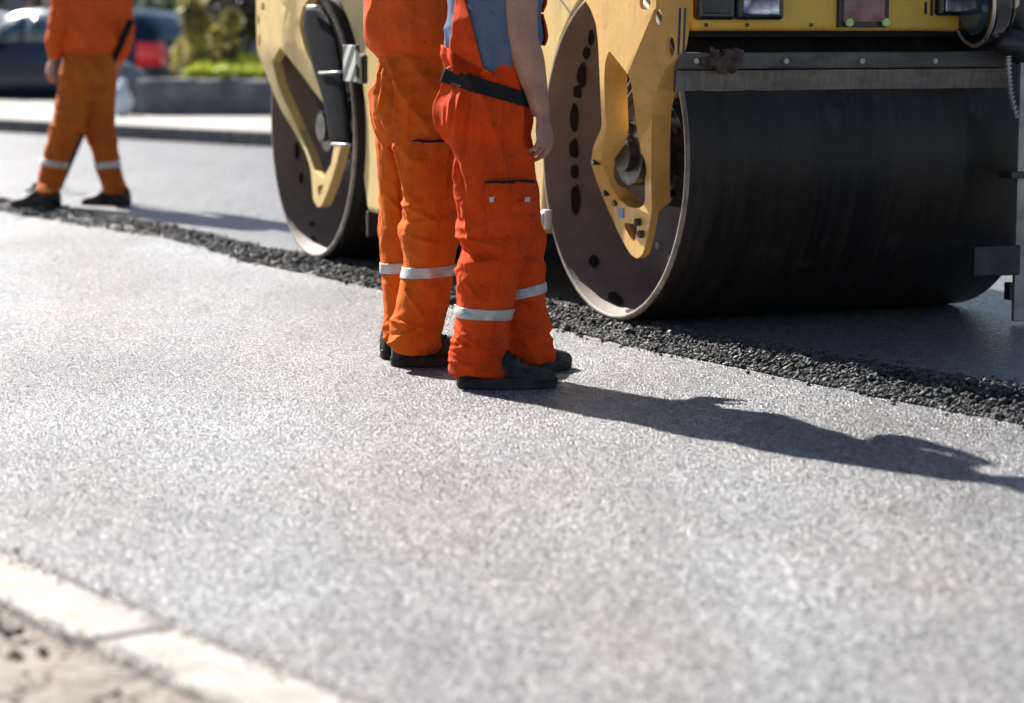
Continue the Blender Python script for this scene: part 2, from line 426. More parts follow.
for i in range(30000):
    t = rng.random() ** .85; a = lerp_line(low, t); b = lerp_line(up, t)
    s = rng.uniform(-.03, 1.12) if rng.random() < .97 else rng.uniform(-.35, 1.6)
    wgl = .05 * noise.noise(Vector((t * 60, 0, 0)))
    q = a.lerp(b, s) ; d = (b - a); d.z = 0; q = q + d.normalized() * wgl
    top = MT * min(1, max(0, s)); mound = .022 * math.exp(-((s - .55) / .35) ** 2) * (1 + noise.noise(Vector((q.x * 5, q.y * 5, 3))))
    size = rng.choice((.003, .004, .005, .006, .0065, .008, .011)) * (1 if rng.random() < .96 else 1.7)
    q.z = top + (mound * rng.random() if 0 < s < 1.1 else 0) + size * .35
    pts.append((q, size))
scatter('loose_asphalt_crumbs', 'loose', pts, 'dark loose crumbs of fresh asphalt along the edge of the new mat', 'gravel')

# near kerb and verge (bottom left, out of focus)
def slab(name, a, b, n, w0, w1, z0, z1, mat, kind='structure', label=None, cat=None, bevel=.01):
    bm = bmesh.new(); A, B, C_, D = a + n * w0, b + n * w0, b + n * w1, a + n * w1
    vs = [bm.verts.new((p.x, p.y, z)) for z in (z0, z1) for p in (A, B, C_, D)]
    for f in ((0, 1, 2, 3), (4, 5, 6, 7), (0, 1, 5, 4), (1, 2, 6, 5), (2, 3, 7, 6), (3, 0, 4, 7)): bm.faces.new([vs[i] for i in f])
    bmesh.ops.recalc_face_normals(bm, faces=bm.faces)
    return tag(build(name, bm, mat, bevel=bevel), label, cat, kind=kind)
bm = bmesh.new()
j0 = (at(112, 642) - NA).dot(nd); st0 = j0 % 1.05
ts = [st0 - 1.05 + 1.05 * i for i in range(46)]
for t in ts:
    zt = .012 + rng.uniform(-.002, .002); M_ = 34; lo_v = []; up_v = []
    for k in range(M_ + 1):
        c_ = NA + nd * (t + .003 + 1.044 * k / M_); w0 = .010 * noise.noise(c_ * 9) + .006 * noise.noise(c_ * 31); w1 = .20 + .016 * noise.noise(c_ * 6 + Vector((5, 0, 0))) + .008 * noise.noise(c_ * 27)
        for lst, z in ((lo_v, -.05), (up_v, zt + .003 * noise.noise(c_ * 14))): lst.append([bm.verts.new((p.x, p.y, z)) for p in (c_ + nnv * w0, c_ + nnv * w1)])
    for k in range(M_):
        a0, a1, b0_, b1_ = lo_v[k], lo_v[k + 1], up_v[k], up_v[k + 1]
        bm.faces.new((b0_[0], b1_[0], b1_[1], b0_[1])); bm.faces.new((a0[0], a1[0], b1_[0], b0_[0])); bm.faces.new((a0[1], a1[1], b1_[1], b0_[1]))
    for e0, e1 in ((lo_v[0], up_v[0]), (lo_v[-1], up_v[-1])): bm.faces.new((e0[0], e0[1], e1[1], e1[0]))
bmesh.ops.recalc_face_normals(bm, faces=bm.faces)
tag(build('near_kerb', bm, 'kerb_stone', bevel=.012), kind='structure')
bm = bmesh.new(); N = 160
L = 6.0; base0 = n0 - nd * 1.2
grid = [[None] * 41 for _ in range(N + 1)]
for i in range(N + 1):
    for j in range(41):
        p = base0 + nd * (L * i / N) + nnv * (.20 + 2.2 * (j / 40) ** 1.3)
        edge = .04 * noise.noise(Vector((i * .13, 0, 1))) if j == 0 else 0
        p = p + nnv * edge
        z = .004 + (.020 * noise.noise(p * 3) + .018 * noise.noise(p * 9) + .012 * noise.noise(p * 25)) * min(1, j / 3) - .012 * (j == 0)
        grid[i][j] = bm.verts.new((p.x, p.y, z))
for i in range(N):
    for j in range(40): bm.faces.new((grid[i][j], grid[i + 1][j], grid[i + 1][j + 1], grid[i][j + 1]))
bmesh.ops.recalc_face_normals(bm, faces=bm.faces)
if sum(f.normal.z for f in bm.faces) < 0: bmesh.ops.reverse_faces(bm, faces=bm.faces)
tag(build('verge', bm, 'verge_soil', smooth=True), kind='structure')
pts = []
for i in range(2600):
    p = n0 + nd * rng.uniform(-1, 2.6) + nnv * (rng.gauss(-.005, .022) if rng.random() < .6 else rng.gauss(.205, .02)); q = rng.uniform(.002, .0055); p.z = (.0 if (p - n0).dot(nnv) < .0 else .013) + q * .3; pts.append((p, q))
scatter('kerb_grit', 'grit', pts, 'pale sandy grit along both edges of the near kerb', 'grit')
pts = []
for i in range(380):
    p = n0 + nd * rng.uniform(-.6, 1.9) + nnv * rng.uniform(.20, 1.1) ; s = rng.uniform(.004, .016)
    p.z = .008 + s * .3; pts.append((p, s))
scatter('verge_rubble', 'rust_mud', pts, 'small brown clods and rubble on the near verge', 'rubble')

# far kerb, pavement
slab('far_kerb', KA, KB, kn, 0, .16, -.05, .19, 'kerb_face')
slab('far_pavement', KA, KB, kn, .162, 9, -.05, .186, 'far_pavement', bevel=0)
# low stone wall with a grassy bank behind it
wy = 28.0
wl, wr = W(137, 100, wy), W(420, 100, wy)
bm = bmesh.new()
xs = [wl.x + (wr.x - wl.x) * i / 60 for i in range(61)]; ztop = W(200, 79, wy).z
for y0 in (0,):
    rows = []
    for k, (dy, z) in enumerate(((0, .10), (0, ztop * .5), (0, ztop - .03), (.04, ztop), (.28, ztop), (.32, .1))):
        rows.append([Vector((x, wy + dy + .03 * noise.noise(Vector((x * 2.2, z * 5, k))), z + .02 * noise.noise(Vector((x * 1.7, k, 2))))) for x in xs])
    vv = [[bm.verts.new(p) for p in r] for r in rows]
    for a, b in zip(vv, vv[1:]):
        for i in range(60): bm.faces.new((a[i], a[i + 1], b[i + 1], b[i]))
    bm.faces.new([r[0] for r in vv]); bm.faces.new([r[-1] for r in vv][::-1])
bmesh.ops.recalc_face_normals(bm, faces=bm.faces)
o = build('stone_wall', bm, 'wall_stone', smooth=False); tag(o, 'low dark grey stone wall along the far pavement below the grass', 'wall')
bm = bmesh.new(); n = 40
g = [[bm.verts.new((wl.x + 1.1 + (wr.x - wl.x) * i / n, wy + .33 + 6 * j / 8, ztop - .05 + .35 * (j / 8) + .04 * noise.noise(Vector((i * .4, j, 5))))) for j in range(9)] for i in range(n + 1)]
for i in range(n):
    for j in range(8): bm.faces.new((g[i][j], g[i + 1][j], g[i + 1][j + 1], g[i][j + 1]))
tag(build('grass_bank', bm, 'grass_ground', smooth=True), kind='structure')

def quads(name, mat, items, parent=None):
    """leaf quads: (centre, size) each a random tilted quad"""
    g = np.random.default_rng(len(items)); n = len(items)
    C = np.array([p[0][:] for p in items]); S = np.array([p[1] for p in items])
    u = g.normal(size=(n, 3)); u /= np.linalg.norm(u, axis=1)[:, None]
    v = np.cross(u, g.normal(size=(n, 3))); v /= np.linalg.norm(v, axis=1)[:, None]
    u *= S[:, None]; v *= (S * .55)[:, None]
    P = np.stack([C - u, C - v * 1.0, C + u, C + v * 1.0], 1).reshape(-1, 3)
    me = bpy.data.meshes.new(name); me.from_pydata(P.tolist(), [], np.arange(4 * n).reshape(-1, 4).tolist())
    return link(name, me, mat, parent)
def crown(c, r, n, leaf, clumps=14, seed=1):
    rg = random.Random(seed); out = []; cl = []
    for _ in range(clumps):
        d = Vector((rg.gauss(0, 1), rg.gauss(0, 1), rg.gauss(0, 1))).normalized() * rg.uniform(.45, .95)
        cl.append((Vector((d.x * r[0], d.y * r[1], d.z * r[2])), rg.uniform(.25, .48)))
    for _ in range(n):
        q, s = rg.choice(cl); d = Vector((rg.gauss(0, 1), rg.gauss(0, 1), rg.gauss(0, 1))).normalized() * (rg.random() ** .4)
        out.append((Vector(c) + q + Vector((d.x * r[0], d.y * r[1], d.z * r[2])) * s, leaf * rg.uniform(.6, 1.4)))
    return out
def shrub(name, c, r, n, leaf, mat, label, seed, cat='shrub', group=None, base=0, trunk_r=.05):
    e = empty(name, (c[0], c[1], base))
    cc = (0, 0, c[2] - base)
    quads('crown' if cat == 'tree' else 'foliage', mat, crown(cc, r, n, leaf, seed=seed), e)
    bm = bmesh.new(); rg = random.Random(seed)
    if cat == 'tree':
        ptube(bm, [(0, 0, -.1, trunk_r * 1.3), (.05, 0, cc[2] * .4, trunk_r), (0, .05, cc[2], trunk_r * .5)], 10)
    for _ in range(7):
        a = rg.uniform(0, 6.28); s0 = cc[2] * .45 if cat == 'tree' else -.02
        ptube(bm, [(0, 0, s0, trunk_r * .5), (math.cos(a) * r[0] * .35, math.sin(a) * r[1] * .35, s0 + (cc[2] - s0) * .7, trunk_r * .35), (math.cos(a) * r[0] * .75, math.sin(a) * r[1] * .75, cc[2] + r[2] * .3, trunk_r * .12)], 6, 3)
    build('trunk' if cat == 'tree' else 'stems', bm, 'bark', e, True)
    return tag(e, label, cat, group)
b1 = W(207, 40, 30.2); b2 = W(245, 30, 31.5)
shrub('shrub', (b1.x, b1.y, b1.z), (.46, .5, .62), 1700, .07, 'leaf_yellow', 'yellow green leafy shrub at the left end of the grass bank', 3, base=.55, trunk_r=.03)
shrub('shrub', (b2.x - .1, b2.y, b2.z + .1), (.62, .6, .75), 2400, .07, 'leaf_dark', 'darker bare looking shrub on the bank above the stone wall', 8, base=.6, trunk_r=.03)
gl = []
for i in range(5200):
    x = rng.uniform(wl.x + .5, wr.x); y = wy + .3 + rng.random() ** 1.5 * 3.5
    gl.append((Vector((x, y, ztop + .03 + .05 * (y - wy) + rng.uniform(-.03, .05))), rng.uniform(.03, .08)))
tag(quads('grass', 'grass_blade', gl), 'bright yellow green grass growing above the stone wall', 'grass', kind='stuff')

# things beside the wall end
bl = W(126, 113, 28.6)
bm = bmesh.new(); ball(bm, (0, 0, .26), (.30, .28, .34)); 
for v in bm.verts: v.co += v.normal * .09 * noise.noise(v.co * 4) if v.normal.length else Vector(); v.co.z = max(-.02, v.co.z)
o = build('rubble_heap', bm, 'concrete_block', smooth=True); o.location = (bl.x - .05, bl.y, .186); tag(o, 'grey rounded stone lump beside the end of the wall', 'boulder')
sp = W(121, 100, 27.6)
bm = bmesh.new(); ball(bm, (0, 0, .17), (.14, .13, .19)); ball(bm, (0.02, 0, .37), (.05, .05, .06))
me = remesh(bm, .02, 3); displace(me, lambda p, n: .018 * noise.noise(p * 12)); o = link('plastic_sack', me, 'sack_white', None, True)
o.location = (sp.x, sp.y, .186); tag(o, 'knotted white plastic sack on the pavement behind the left worker', 'sack')

# ------------------------------------------------------------------ cars
def car(name, loc, heading, paint, label, group):
    e = empty(name, loc, heading)   # local +x is forward, origin at the middle of the rear bumper, on the ground
    st = [  # x, belt z, belt half w, roof z, roof half w, low half w, floor z
        (0.00, .86, .70, .88, .60, .74, .32), (.06, .96, .78, 1.02, .66, .80, .24), (.22, .98, .82, 1.28, .60, .84, .20), (.50, .98, .84, 1.42, .60, .86, .20),
        (1.0, .97, .85, 1.46, .62, .87, .20), (1.8, .96, .85, 1.47, .63, .87, .20), (2.4, .95, .85, 1.42, .62, .87, .20), (2.75, .95, .84, 1.25, .60, .87, .20),
        (3.15, .93, .82, .98, .62, .86, .20), (3.6, .86, .78, .90, .60, .84, .20), (3.95, .76, .72, .80, .52, .80, .22), (4.12, .60, .60, .64, .42, .66, .28)]
    rings = []
    for x, bz, bw, rz, rw, lw, fz in spline(st, 4):
        h = [(lw * .92, fz), (lw, fz + .12), (lw * 1.01, fz + (bz - fz) * .55), (bw, bz), (bw * .5 + rw * .5 + .03, bz + (rz - bz) * .55), (rw, rz - .03), (rw * .7, rz + .01), (0, rz + .025)]
        rings.append([Vector((x, y, z)) for y, z in h] + [Vector((x, -y, z)) for y, z in h[-2::-1]])
    bm = bmesh.new(); loft(bm, rings); bmesh.ops.recalc_face_normals(bm, faces=bm.faces)
    me = bpy.data.meshes.new('body'); bm.to_mesh(me); bm.free(); me.update()
    # glass is cut from the greenhouse
    def plane(n, d): return (Vector(n) * d, Vector(n))
    for s in (1, -1):
        for x0, x1 in ((.42, 1.28), (1.36, 2.12), (2.18, 2.85)):
            if x0 > 2.1: pl = [((2.18, 0, 0), (-1, 0, 0)), ((2.85, 0, .98), (.55, 0, .83)), ((0, 0, 1.0), (0, 0, -1)), ((0, 0, 1.36), (0, 0, 1))]
            else: pl = [((x0, 0, 0), (-1, 0, 0)), ((x1, 0, 0), (1, 0, 0)), ((0, 0, 1.0), (0, 0, -1)), ((0, 0, 1.38), (0, 0, 1))]
            patch('side_window', me, 'car_glass', e, [(Vector(a), Vector(b)) for a, b in pl], lambda c, n, s=s: n.y * s > .3, .006, .004)
    patch('rear_window', me, 'car_glass', e, [(Vector((0, .6, 0)), Vector((0, 1, 0))), (Vector((0, -.6, 0)), Vector((0, -1, 0))), (Vector((0, 0, 1.03)), Vector((0, 0, -1))), (Vector((0, 0, 1.38)), Vector((0, 0, 1))), (Vector((.6, 0, 0)), Vector((1, 0, 0)))], lambda c, n: n.x < -.25, .006, .004)
    patch('windscreen', me, 'car_glass', e, [(Vector((0, .58, 0)), Vector((0, 1, 0))), (Vector((0, -.58, 0)), Vector((0, -1, 0))), (Vector((0, 0, 1.02)), Vector((0, 0, -1))), (Vector((2.45, 0, 0)), Vector((-1, 0, 0)))], lambda c, n: n.x > .2, .006, .004)
    for s in (1, -1):
        patch('tail_light', me, 'tail_red', e, [(Vector((.30, 0, 0)), Vector((1, 0, 0))), (Vector((0, s * .52, 0)), Vector((0, -s, 0))), (Vector((0, 0, .66)), Vector((0, 0, -1))), (Vector((0, 0, .99)), Vector((0, 0, 1)))], None, .008, .006)
        patch('headlight', me, 'lamp_lens', e, [(Vector((3.75, 0, 0)), Vector((-1, 0, 0))), (Vector((0, s * .42, 0)), Vector((0, -s, 0))), (Vector((0, 0, .58)), Vector((0, 0, -1))), (Vector((0, 0, .74)), Vector((0, 0, 1)))], None, .008, .006)
        bm = bmesh.new(); ball(bm, (2.62, s * .98, 1.02), (.07, .12, .085)); box(bm, (2.62, s * .88, 1.0), (.05, .12, .03)); build('wing_mirror', bm, 'black_gloss', e, True)
    link('body', me, paint, e, True)
    bm = bmesh.new(); box(bm, (-.012, 0, .74), (.02, .5, .11)); build('number_plate', bm, 'plate_white', e)
    for x in (.78, 3.3):
        for s in (1, -1):
            bm = bmesh.new(); cyl(bm, (x, s * .66, .31), (x, s * .885, .31), .31, n=32); t = build('wheel', bm, 'rubber', e, bevel=.03)
            bm = bmesh.new(); cyl(bm, (x, s * .80, .31), (x, s * .895, .31), .19, n=24)
            for k in range(5):
                a = k * 1.2566; cyl(bm, (x, s * .90, .31), (x + .17 * math.cos(a), s * .90, .31 + .17 * math.sin(a)), .02, n=6)
            build('rim', bm, 'grey_steel', t)
    return tag(e, label, 'car', group)
hd = R(158)
cr = W(158, 98, 33.6)
car('parked_car', (cr.x + .3, cr.y + .7, .0), hd, 'car_navy', 'dark blue hatchback parked beyond the pavement behind the left worker', 'cars parked beyond the far pavement')
cr2 = W(-2, 60, 41)
car('parked_car', (cr2.x + .6, cr2.y, 0.0), R(172), 'car_silver', 'pale silver car parked farther back at the left edge', 'cars parked beyond the far pavement')

# distant row: hedge, trees, building
bh = empty('house', (-16, 74, 0))
bm = bmesh.new(); box(bm, (0, 0, 3.4), (30, 8, 6.8)); build('wall', bm, 'render_wall', bh)
bm = bmesh.new()
v = [bm.verts.new(p) for p in ((-15.6, -4.6, 6.8), (15.6, -4.6, 6.8), (15.6, 4.6, 6.8), (-15.6, 4.6, 6.8), (-13, 0, 9.4), (13, 0, 9.4))]
for f in ((0, 1, 5, 4), (1, 2, 5), (2, 3, 4, 5), (3, 0, 4), (3, 2, 1, 0)): bm.faces.new([v[i] for i in f])
build('roof', bm, 'roof_tile', bh)
for z in (1.5, 4.6):
    for i in range(9):
        x = -13 + i * 3.25
        bm = bmesh.new(); box(bm, (x, -4.03, z), (1.5, .08, 1.5)); f = build('window', bm, 'plate_white', bh)
        bm = bmesh.new(); box(bm, (x - .34, -4.08, z), (.6, .04, 1.3)); box(bm, (x + .34, -4.08, z), (.6, .04, 1.3)); build('pane', bm, 'car_glass', f)
tag(bh, 'grey rendered house far behind the parked cars', 'house')
hx = [(-15.5, 52), (-12.6, 51), (-9.8, 52.5), (-7.0, 51), (-4.4, 50), (-1.6, 52), (1.4, 51), (4.4, 52), (7.4, 51), (10.5, 52), (13.5, 51)]
words_ = ['leftmost', 'second', 'third', 'fourth', 'fifth', 'sixth', 'seventh', 'eighth', 'ninth', 'tenth', 'eleventh']
for i, (x, y) in enumerate(hx):
    if x > -2.5 and i not in (5,): pass
    shrub('hedge_bush', (x, y, 1.15), (1.9, 1.1, 1.35), 1500, .17, 'leaf_green' if i % 2 else 'leaf_dark', 'dark bush, %s from the left in the row behind the parked cars' % words_[i], 20 + i, group='bushes behind the parked cars', trunk_r=.06)
for i, (x, y, h) in enumerate(((-9.5, 60, 6.2), (-3.4, 57, 5.6))):
    shrub('tree', (x, y, h), (2.4, 2.4, 2.0), 2200, .22, 'leaf_green', ('leafy green tree standing behind the parked blue car', 'leafy green tree standing behind the shrubs on the bank')[i], 40 + i, cat='tree', trunk_r=.2)

# ------------------------------------------------------------------ ROAD ROLLER
P1 = at(609, 320, MT); P2 = at(312, 258, MT)
tv_ = Vector((-.396, .918, 0)).normalized(); av_ = Vector((.918, .396, 0)).normalized()
YAW = math.atan2(av_.y, av_.x)
RR = empty('road_roller', (P1.x, P1.y, MT), YAW)
tag(RR, 'yellow tandem road roller with black steel drums standing on the fresh asphalt', 'road roller')
MW = Matrix.Translation((P1.x, P1.y, MT)) @ Matrix.Rotation(YAW, 4, 'Z'); MI = MW.inverted()
C0 = MI @ Vector((0, 0, CH))
def LX(px, py, x):     # roller-local point on the plane x = const
    d = MI.to_3x3() @ ray(px, py); k = (x - C0.x) / d.x; return C0 + d * k
def LY(px, py, y):
    d = MI.to_3x3() @ ray(px, py); k = (y - C0.y) / d.y; return C0 + d * k
DR = .64; DW = 1.53; d2 = MI @ P2   # second drum's left end
X2, Y2 = d2.x, d2.y

def make_drum(x0, y0):
    n = 128; bm = bmesh.new(); c = Vector((x0, y0, DR))
    def ringv(x, r): return [bm.verts.new((x, r * math.cos(2 * math.pi * i / n), r * math.sin(2 * math.pi * i / n))) for i in range(n)]
    prof = [(0.012, DR - .004, 0), (.0, DR - .010, 1), (.0, DR - .020, 1), (.005, DR - .024, 2), (.33, DR - .030, 2), (.335, .12, 3)]
    # outer shell
    outer = [(.012, DR), (.4, DR), (DW * .5, DR + .001), (DW - .012, DR), (DW, DR - .010), (DW, DR - .027), (DW - .30, DR - .03), (DW - .305, .10)]
    rings = [ringv(x, r) for x, r in outer]; R0 = [ringv(x, r) for x, r, _ in prof[1:]]
    def strip(a, b, mi):
        for i in range(n):
            f = bm.faces.new((a[i], a[(i + 1) % n], b[(i + 1) % n], b[i])); f.material_index = mi; f.smooth = True
    for k, (a, b) in enumerate(zip(rings, rings[1:])): strip(a, b, 0 if k < 3 else (1 if k < 5 else 2))
    strip(R0[0], rings[0], 1)
    for k, (a, b) in enumerate(zip(R0, R0[1:])): strip(b, a, (1, 2, 2, 2)[k])
    bm.faces.new(R0[-1]).material_index = 2; bm.faces.new(rings[-1][::-1]).material_index = 2
    bmesh.ops.recalc_face_normals(bm, faces=bm.faces)
    o = build('drum', bm, ['drum_steel', 'rim_steel', 'drum_inside'], RR); o.location = c
    # hub motor with bolts and hoses
    bm = bmesh.new(); cyl(bm, (.33, 0, 0), (.22, 0, 0), .22, .20, 32); cyl(bm, (.24, 0, 0), (.08, 0, 0), .13, .12, 28); cyl(bm, (.10, 0, 0), (.05, 0, 0), .07, n=16)
    for i in range(12):
        a = i * math.pi / 6; cyl(bm, (.23, .175 * math.cos(a), .175 * math.sin(a)), (.20, .175 * math.cos(a), .175 * math.sin(a)), .016, n=6)
    h = build('hub_motor', bm, 'black_metal', o)
    bm = bmesh.new()
    for k in range(3):
        ptube(bm, [(.10, -.02 + .04 * k, .06, .014), (.04, -.04 + .05 * k, .16 + .02 * k, .014), (.08, -.10 + .05 * k, .30, .014), (.06, -.06 + .05 * k, .5, .014)], 8)
    build('hose', bm, 'rubber', o, True)
    bm = bmesh.new()
    for i in range(24):
        a = i * math.pi / 12
        cyl(bm, (.336, .44 * math.cos(a), .44 * math.sin(a)), (.315, .44 * math.cos(a), .44 * math.sin(a)), .017, n=6)
    bm.free()
    for i in range(24):
        a = i * math.pi / 12; bm = bmesh.new(); cyl(bm, (.336, .44 * math.cos(a), .44 * math.sin(a)), (.315, .44 * math.cos(a), .44 * math.sin(a)), .017, n=6); build('bolt', bm, 'bolt_grey', o)
    return o
drum1 = make_drum(0, 0); drum2 = make_drum(X2, Y2)
def cyl_hit(px, py, x0, y0):
    d = MI.to_3x3() @ ray(px, py); rr_ = DR - .032; oy, oz = C0.y - y0, C0.z - DR
    a = d.y ** 2 + d.z ** 2; b = 2 * (oy * d.y + oz * d.z); c = oy ** 2 + oz ** 2 - rr_ ** 2
    k = (-b + math.sqrt(max(0, b * b - 4 * a * c))) / (2 * a); p = C0 + d * k
    return Vector((p.x - x0, p.y - y0, p.z - DR))
def spot(dr, x0, y0, cx, cy, rx, ry, tilt=0):
    bm = bmesh.new(); vs = []; ph = rng.uniform(0, 9)
    for i in range(22):
        a = 2 * math.pi * i / 22; w_ = 1 + .28 * noise.noise(Vector((math.cos(a) * 1.3 + ph, math.sin(a) * 1.3, ph)))
        u, v = rx * w_ * math.cos(a), ry * w_ * math.sin(a)
        vs.append(bm.verts.new(cyl_hit(cx + u * math.cos(tilt) - v * math.sin(tilt), cy + u * math.sin(tilt) + v * math.cos(tilt), x0, y0)))
    c = bm.verts.new(cyl_hit(cx, cy, x0, y0))
    for i in range(22): bm.faces.new((vs[i], vs[(i + 1) % 22], c))
    build('bitumen_spot', bm, 'bitumen', dr)
for a in ((591, 38, 3, 8), (586.5, 53, 4, 6), (582, 75, 5, 11), (577.5, 92, 4.5, 7), (574, 118, 4.5, 13), (574, 149, 5, 10), (575, 171, 4.5, 7), (576, 198, 5, 15), (594, 261, 5, 6), (615, 298, 8, 5, .6), (630, 311, 5, 2)):
    spot(drum1, 0, 0, *a)
for a in ((297, 150, 2.5, 9), (301, 178, 2, 6), (312, 224, 2.5, 2), (313, 238, 2.5, 2)): spot(drum2, X2, Y2, *a)

def inside(p, poly):
    c = False; j = len(poly) - 1
    for i in range(len(poly)):
        a, b = poly[i], poly[j]
        if (a[1] > p[1]) != (b[1] > p[1]) and p[0] < (b[0] - a[0]) * (p[1] - a[1]) / (b[1] - a[1]) + a[0]: c = not c
        j = i
    return c
def traced_plate(name, outline, holes, creases, depth, thick, mat, bevel=.008):
    tf = thick if callable(thick) else (lambda x, y: thick)
    """a thick welded plate: outline in the machine's side plane, folded by depth()"""
    outline = [q for q in outline]; P = []; E = []
    def soften(Lp):
        out = []; n = len(Lp)
        for i in range(n):
            a, b, c = Vector(Lp[i - 1]), Vector(Lp[i]), Vector(Lp[(i + 1) % n]); u, v = (a - b), (c - b)
            t = min(.28, 7 / u.length), min(.28, 7 / v.length)
            p0, p2 = b + u * t[0], b + v * t[1]
            for k in (0, .33, .67, 1): out.append(tuple(p0 * (1 - k) ** 2 + b * 2 * k * (1 - k) + p2 * k * k))
        return out
    outline = soften(outline); holes = [soften(h) if len(h) < 12 or len(h) > 14 else h for h in holes]
    for L in [outline] + holes:
        s = len(P); P += L; E += [(s + i, s + (i + 1) % len(L)) for i in range(len(L))]
    for a, b in creases:
        s = len(P); P += [a, b]; E.append((s, s + 1))
    xs_ = [p[0] for p in outline]; ys_ = [p[1] for p in outline]
    gx = min(xs_) + 4
    while gx < max(xs_):
        gy = min(ys_) + 4
        while gy < max(ys_):
            if inside((gx, gy), outline) and not any(inside((gx, gy), h) for h in holes) and min((Vector((gx, gy)) - Vector(p)).length for p in P) > 3.0: P.append((gx, gy))
            gy += 8
        gx += 7
    r = delaunay_2d_cdt([Vector(p) for p in P], E, [], 0, 1e-3)
    vs = [LX(v.x, v.y, depth(v.x, v.y)) for v in r[0]]
    bm = bmesh.new(); A = [bm.verts.new(v) for v in vs]; B_ = [bm.verts.new(v + Vector((tf(q.x, q.y), 0, 0))) for v, q in zip(vs, r[0])]
    cnt = {}
    for f in r[2]:
        cx = sum(r[0][i].x for i in f) / 3; cy = sum(r[0][i].y for i in f) / 3
        if inside((cx, cy), outline) and not any(inside((cx, cy), h) for h in holes):
            bm.faces.new([A[i] for i in f]); bm.faces.new([B_[i] for i in f][::-1])
            for a, b in zip(f, list(f[1:]) + [f[0]]): cnt.setdefault((min(a, b), max(a, b)), []).append((a, b))
    for k, v in cnt.items():
        if len(v) == 1: a, b = v[0]; bm.faces.new((A[b], A[a], B_[a], B_[b]))
    for v in [v for v in bm.verts if not v.link_faces]: bm.verts.remove(v)
    bmesh.ops.recalc_face_normals(bm, faces=bm.faces)
    o = build(name, bm, mat, RR, True, bevel=bevel, seg=3); o.data.set_sharp_from_angle(angle=R(28)); o.modifiers['bevel'].angle_limit = R(50); return o
def ell(cx, cy, rx, ry, n=14): return [(cx + rx * math.cos(2 * math.pi * i / n), cy + ry * math.sin(2 * math.pi * i / n)) for i in range(n)]

out1 = [(500 + 74, -60), (578, -30), (585, 0), (591, 10), (596, 24), (598, 42), (599, 62), (600, 85), (601, 110), (602, 127), (593, 147), (591, 164), (596, 179), (606, 205), (619, 234), (630, 254), (637, 259), (643, 254), (648, 234), (652, 210),
        (651, 180), (651, 140), (652, 109), (657, 88), (666, 68), (676, 59), (683, 48), (686, 25), (687, 0), (689, -60)]
win1 = [(609, 50), (605, 62), (604, 80), (605, 110), (606, 130), (602, 149), (602, 163), (608, 180), (618, 198), (628, 207), (638, 209), (645, 204), (645, 175), (641, 152), (637, 130), (634, 105), (631, 82), (627, 73), (619, 63)]
def ramp01(t):
    t = max(0.0, min(1.0, t)); return t * t * (3 - 2 * t)
def dep1(x, y):
    d = -.13 + .13 * ramp01((y - 85) / 110)
    k = ((x - 649) * 50.5 + (y - 22) * 21) / 54.7            # pixels right of / below the crease
    return d + min(.12, max(0, k) * .0030)
def thk1(x, y):
    if x < 615: return .015 + .080 * ramp01((y - 30) / 30) - .065 * ramp01((y - 140) / 40)
    return .015 + .065 * ramp01((y - 52) / 25) - .05 * ramp01((y - 204) / 6)
traced_plate('drum_fork', out1, [win1, [(622, 222), (638, 225), (634, 245)], ell(645, 2, 5.5, 9), ell(657, 17, 5, 9), ell(670, 47, 4.5, 11)],
             [((649, 22), (628, 72.5))], dep1, thk1, 'yellow_paint', .010)
out2 = [(253, -60), (255, -20), (256, 0), (256, 16), (257, 52), (266, 74), (274, 94), (281, 110), (292, 128), (305, 151), (311, 170), (313, 200), (318, 208), (322, 205), (330, 185), (337, 162), (341, 145), (343, 122), (333, 108), (323, 92), (316, 73), (304, 47), (299, 25), (302, 8), (308, 0), (330, -60)]
win2 = [(280, 47), (272, 62), (278, 85), (288, 108), (298, 130), (308, 152), (314, 170), (323, 178), (331, 164), (334, 146), (332, 124), (323, 103), (312, 89), (295, 66)]
def dep2(x, y):
    d = X2 - .10
    if y > 50: d += .11 * min(1, (y - 50) / 90)
    if x > 284: d += min(.03, (x - 284) * .002)
    return d
traced_plate('drum_fork', out2, [win2, [(317, 186), (324, 184), (319, 198)], ell(263, 7, 1.6, 4.5), ell(258.5, 20, 1.0, 5), ell(259.5, 41, 1.2, 7)],
             [((288, 0), (281, 46.5))], dep2, .05, 'sunlit_yellow', .008)

# side slots beside the fork's right edge, small latch plate
bm = bmesh.new()
p = [LX(680, 8, -.09), LX(685, 8, -.09), LX(683, 55, -.09), LX(678, 55, -.09)]
bm.free()
for a, b in ((0, 3), (1, 2)):
    bm = bmesh.new(); cyl(bm, p[a], p[b], .005, n=6); build('slot', bm, 'black_metal', RR)
for (x, y) in ((595, 162), (605.5, 193), (616, 203)):
    bm = bmesh.new(); q = LX(x, y, dep1(x, y)); cyl(bm, q + Vector((-.012, 0, 0)), q + Vector((.02, 0, 0)), .012, n=10); build('bolt', bm, 'black_metal', RR)
for (x, y) in ((640, 222), (643, 234)):
    bm = bmesh.new(); q = LX(x, y, dep1(x, y)); cyl(bm, q + Vector((-.02, 0, 0)), q + Vector((.02, 0, 0)), .015, n=8); build('bolt', bm, 'rust_mud', RR)
bm = bmesh.new(); q = LX(621.5, 213, dep1(621, 213)); box(bm, q + Vector((-.003, 0, 0)), (.004, .045, .035)); build('sticker', bm, 'sticker_blue', RR)

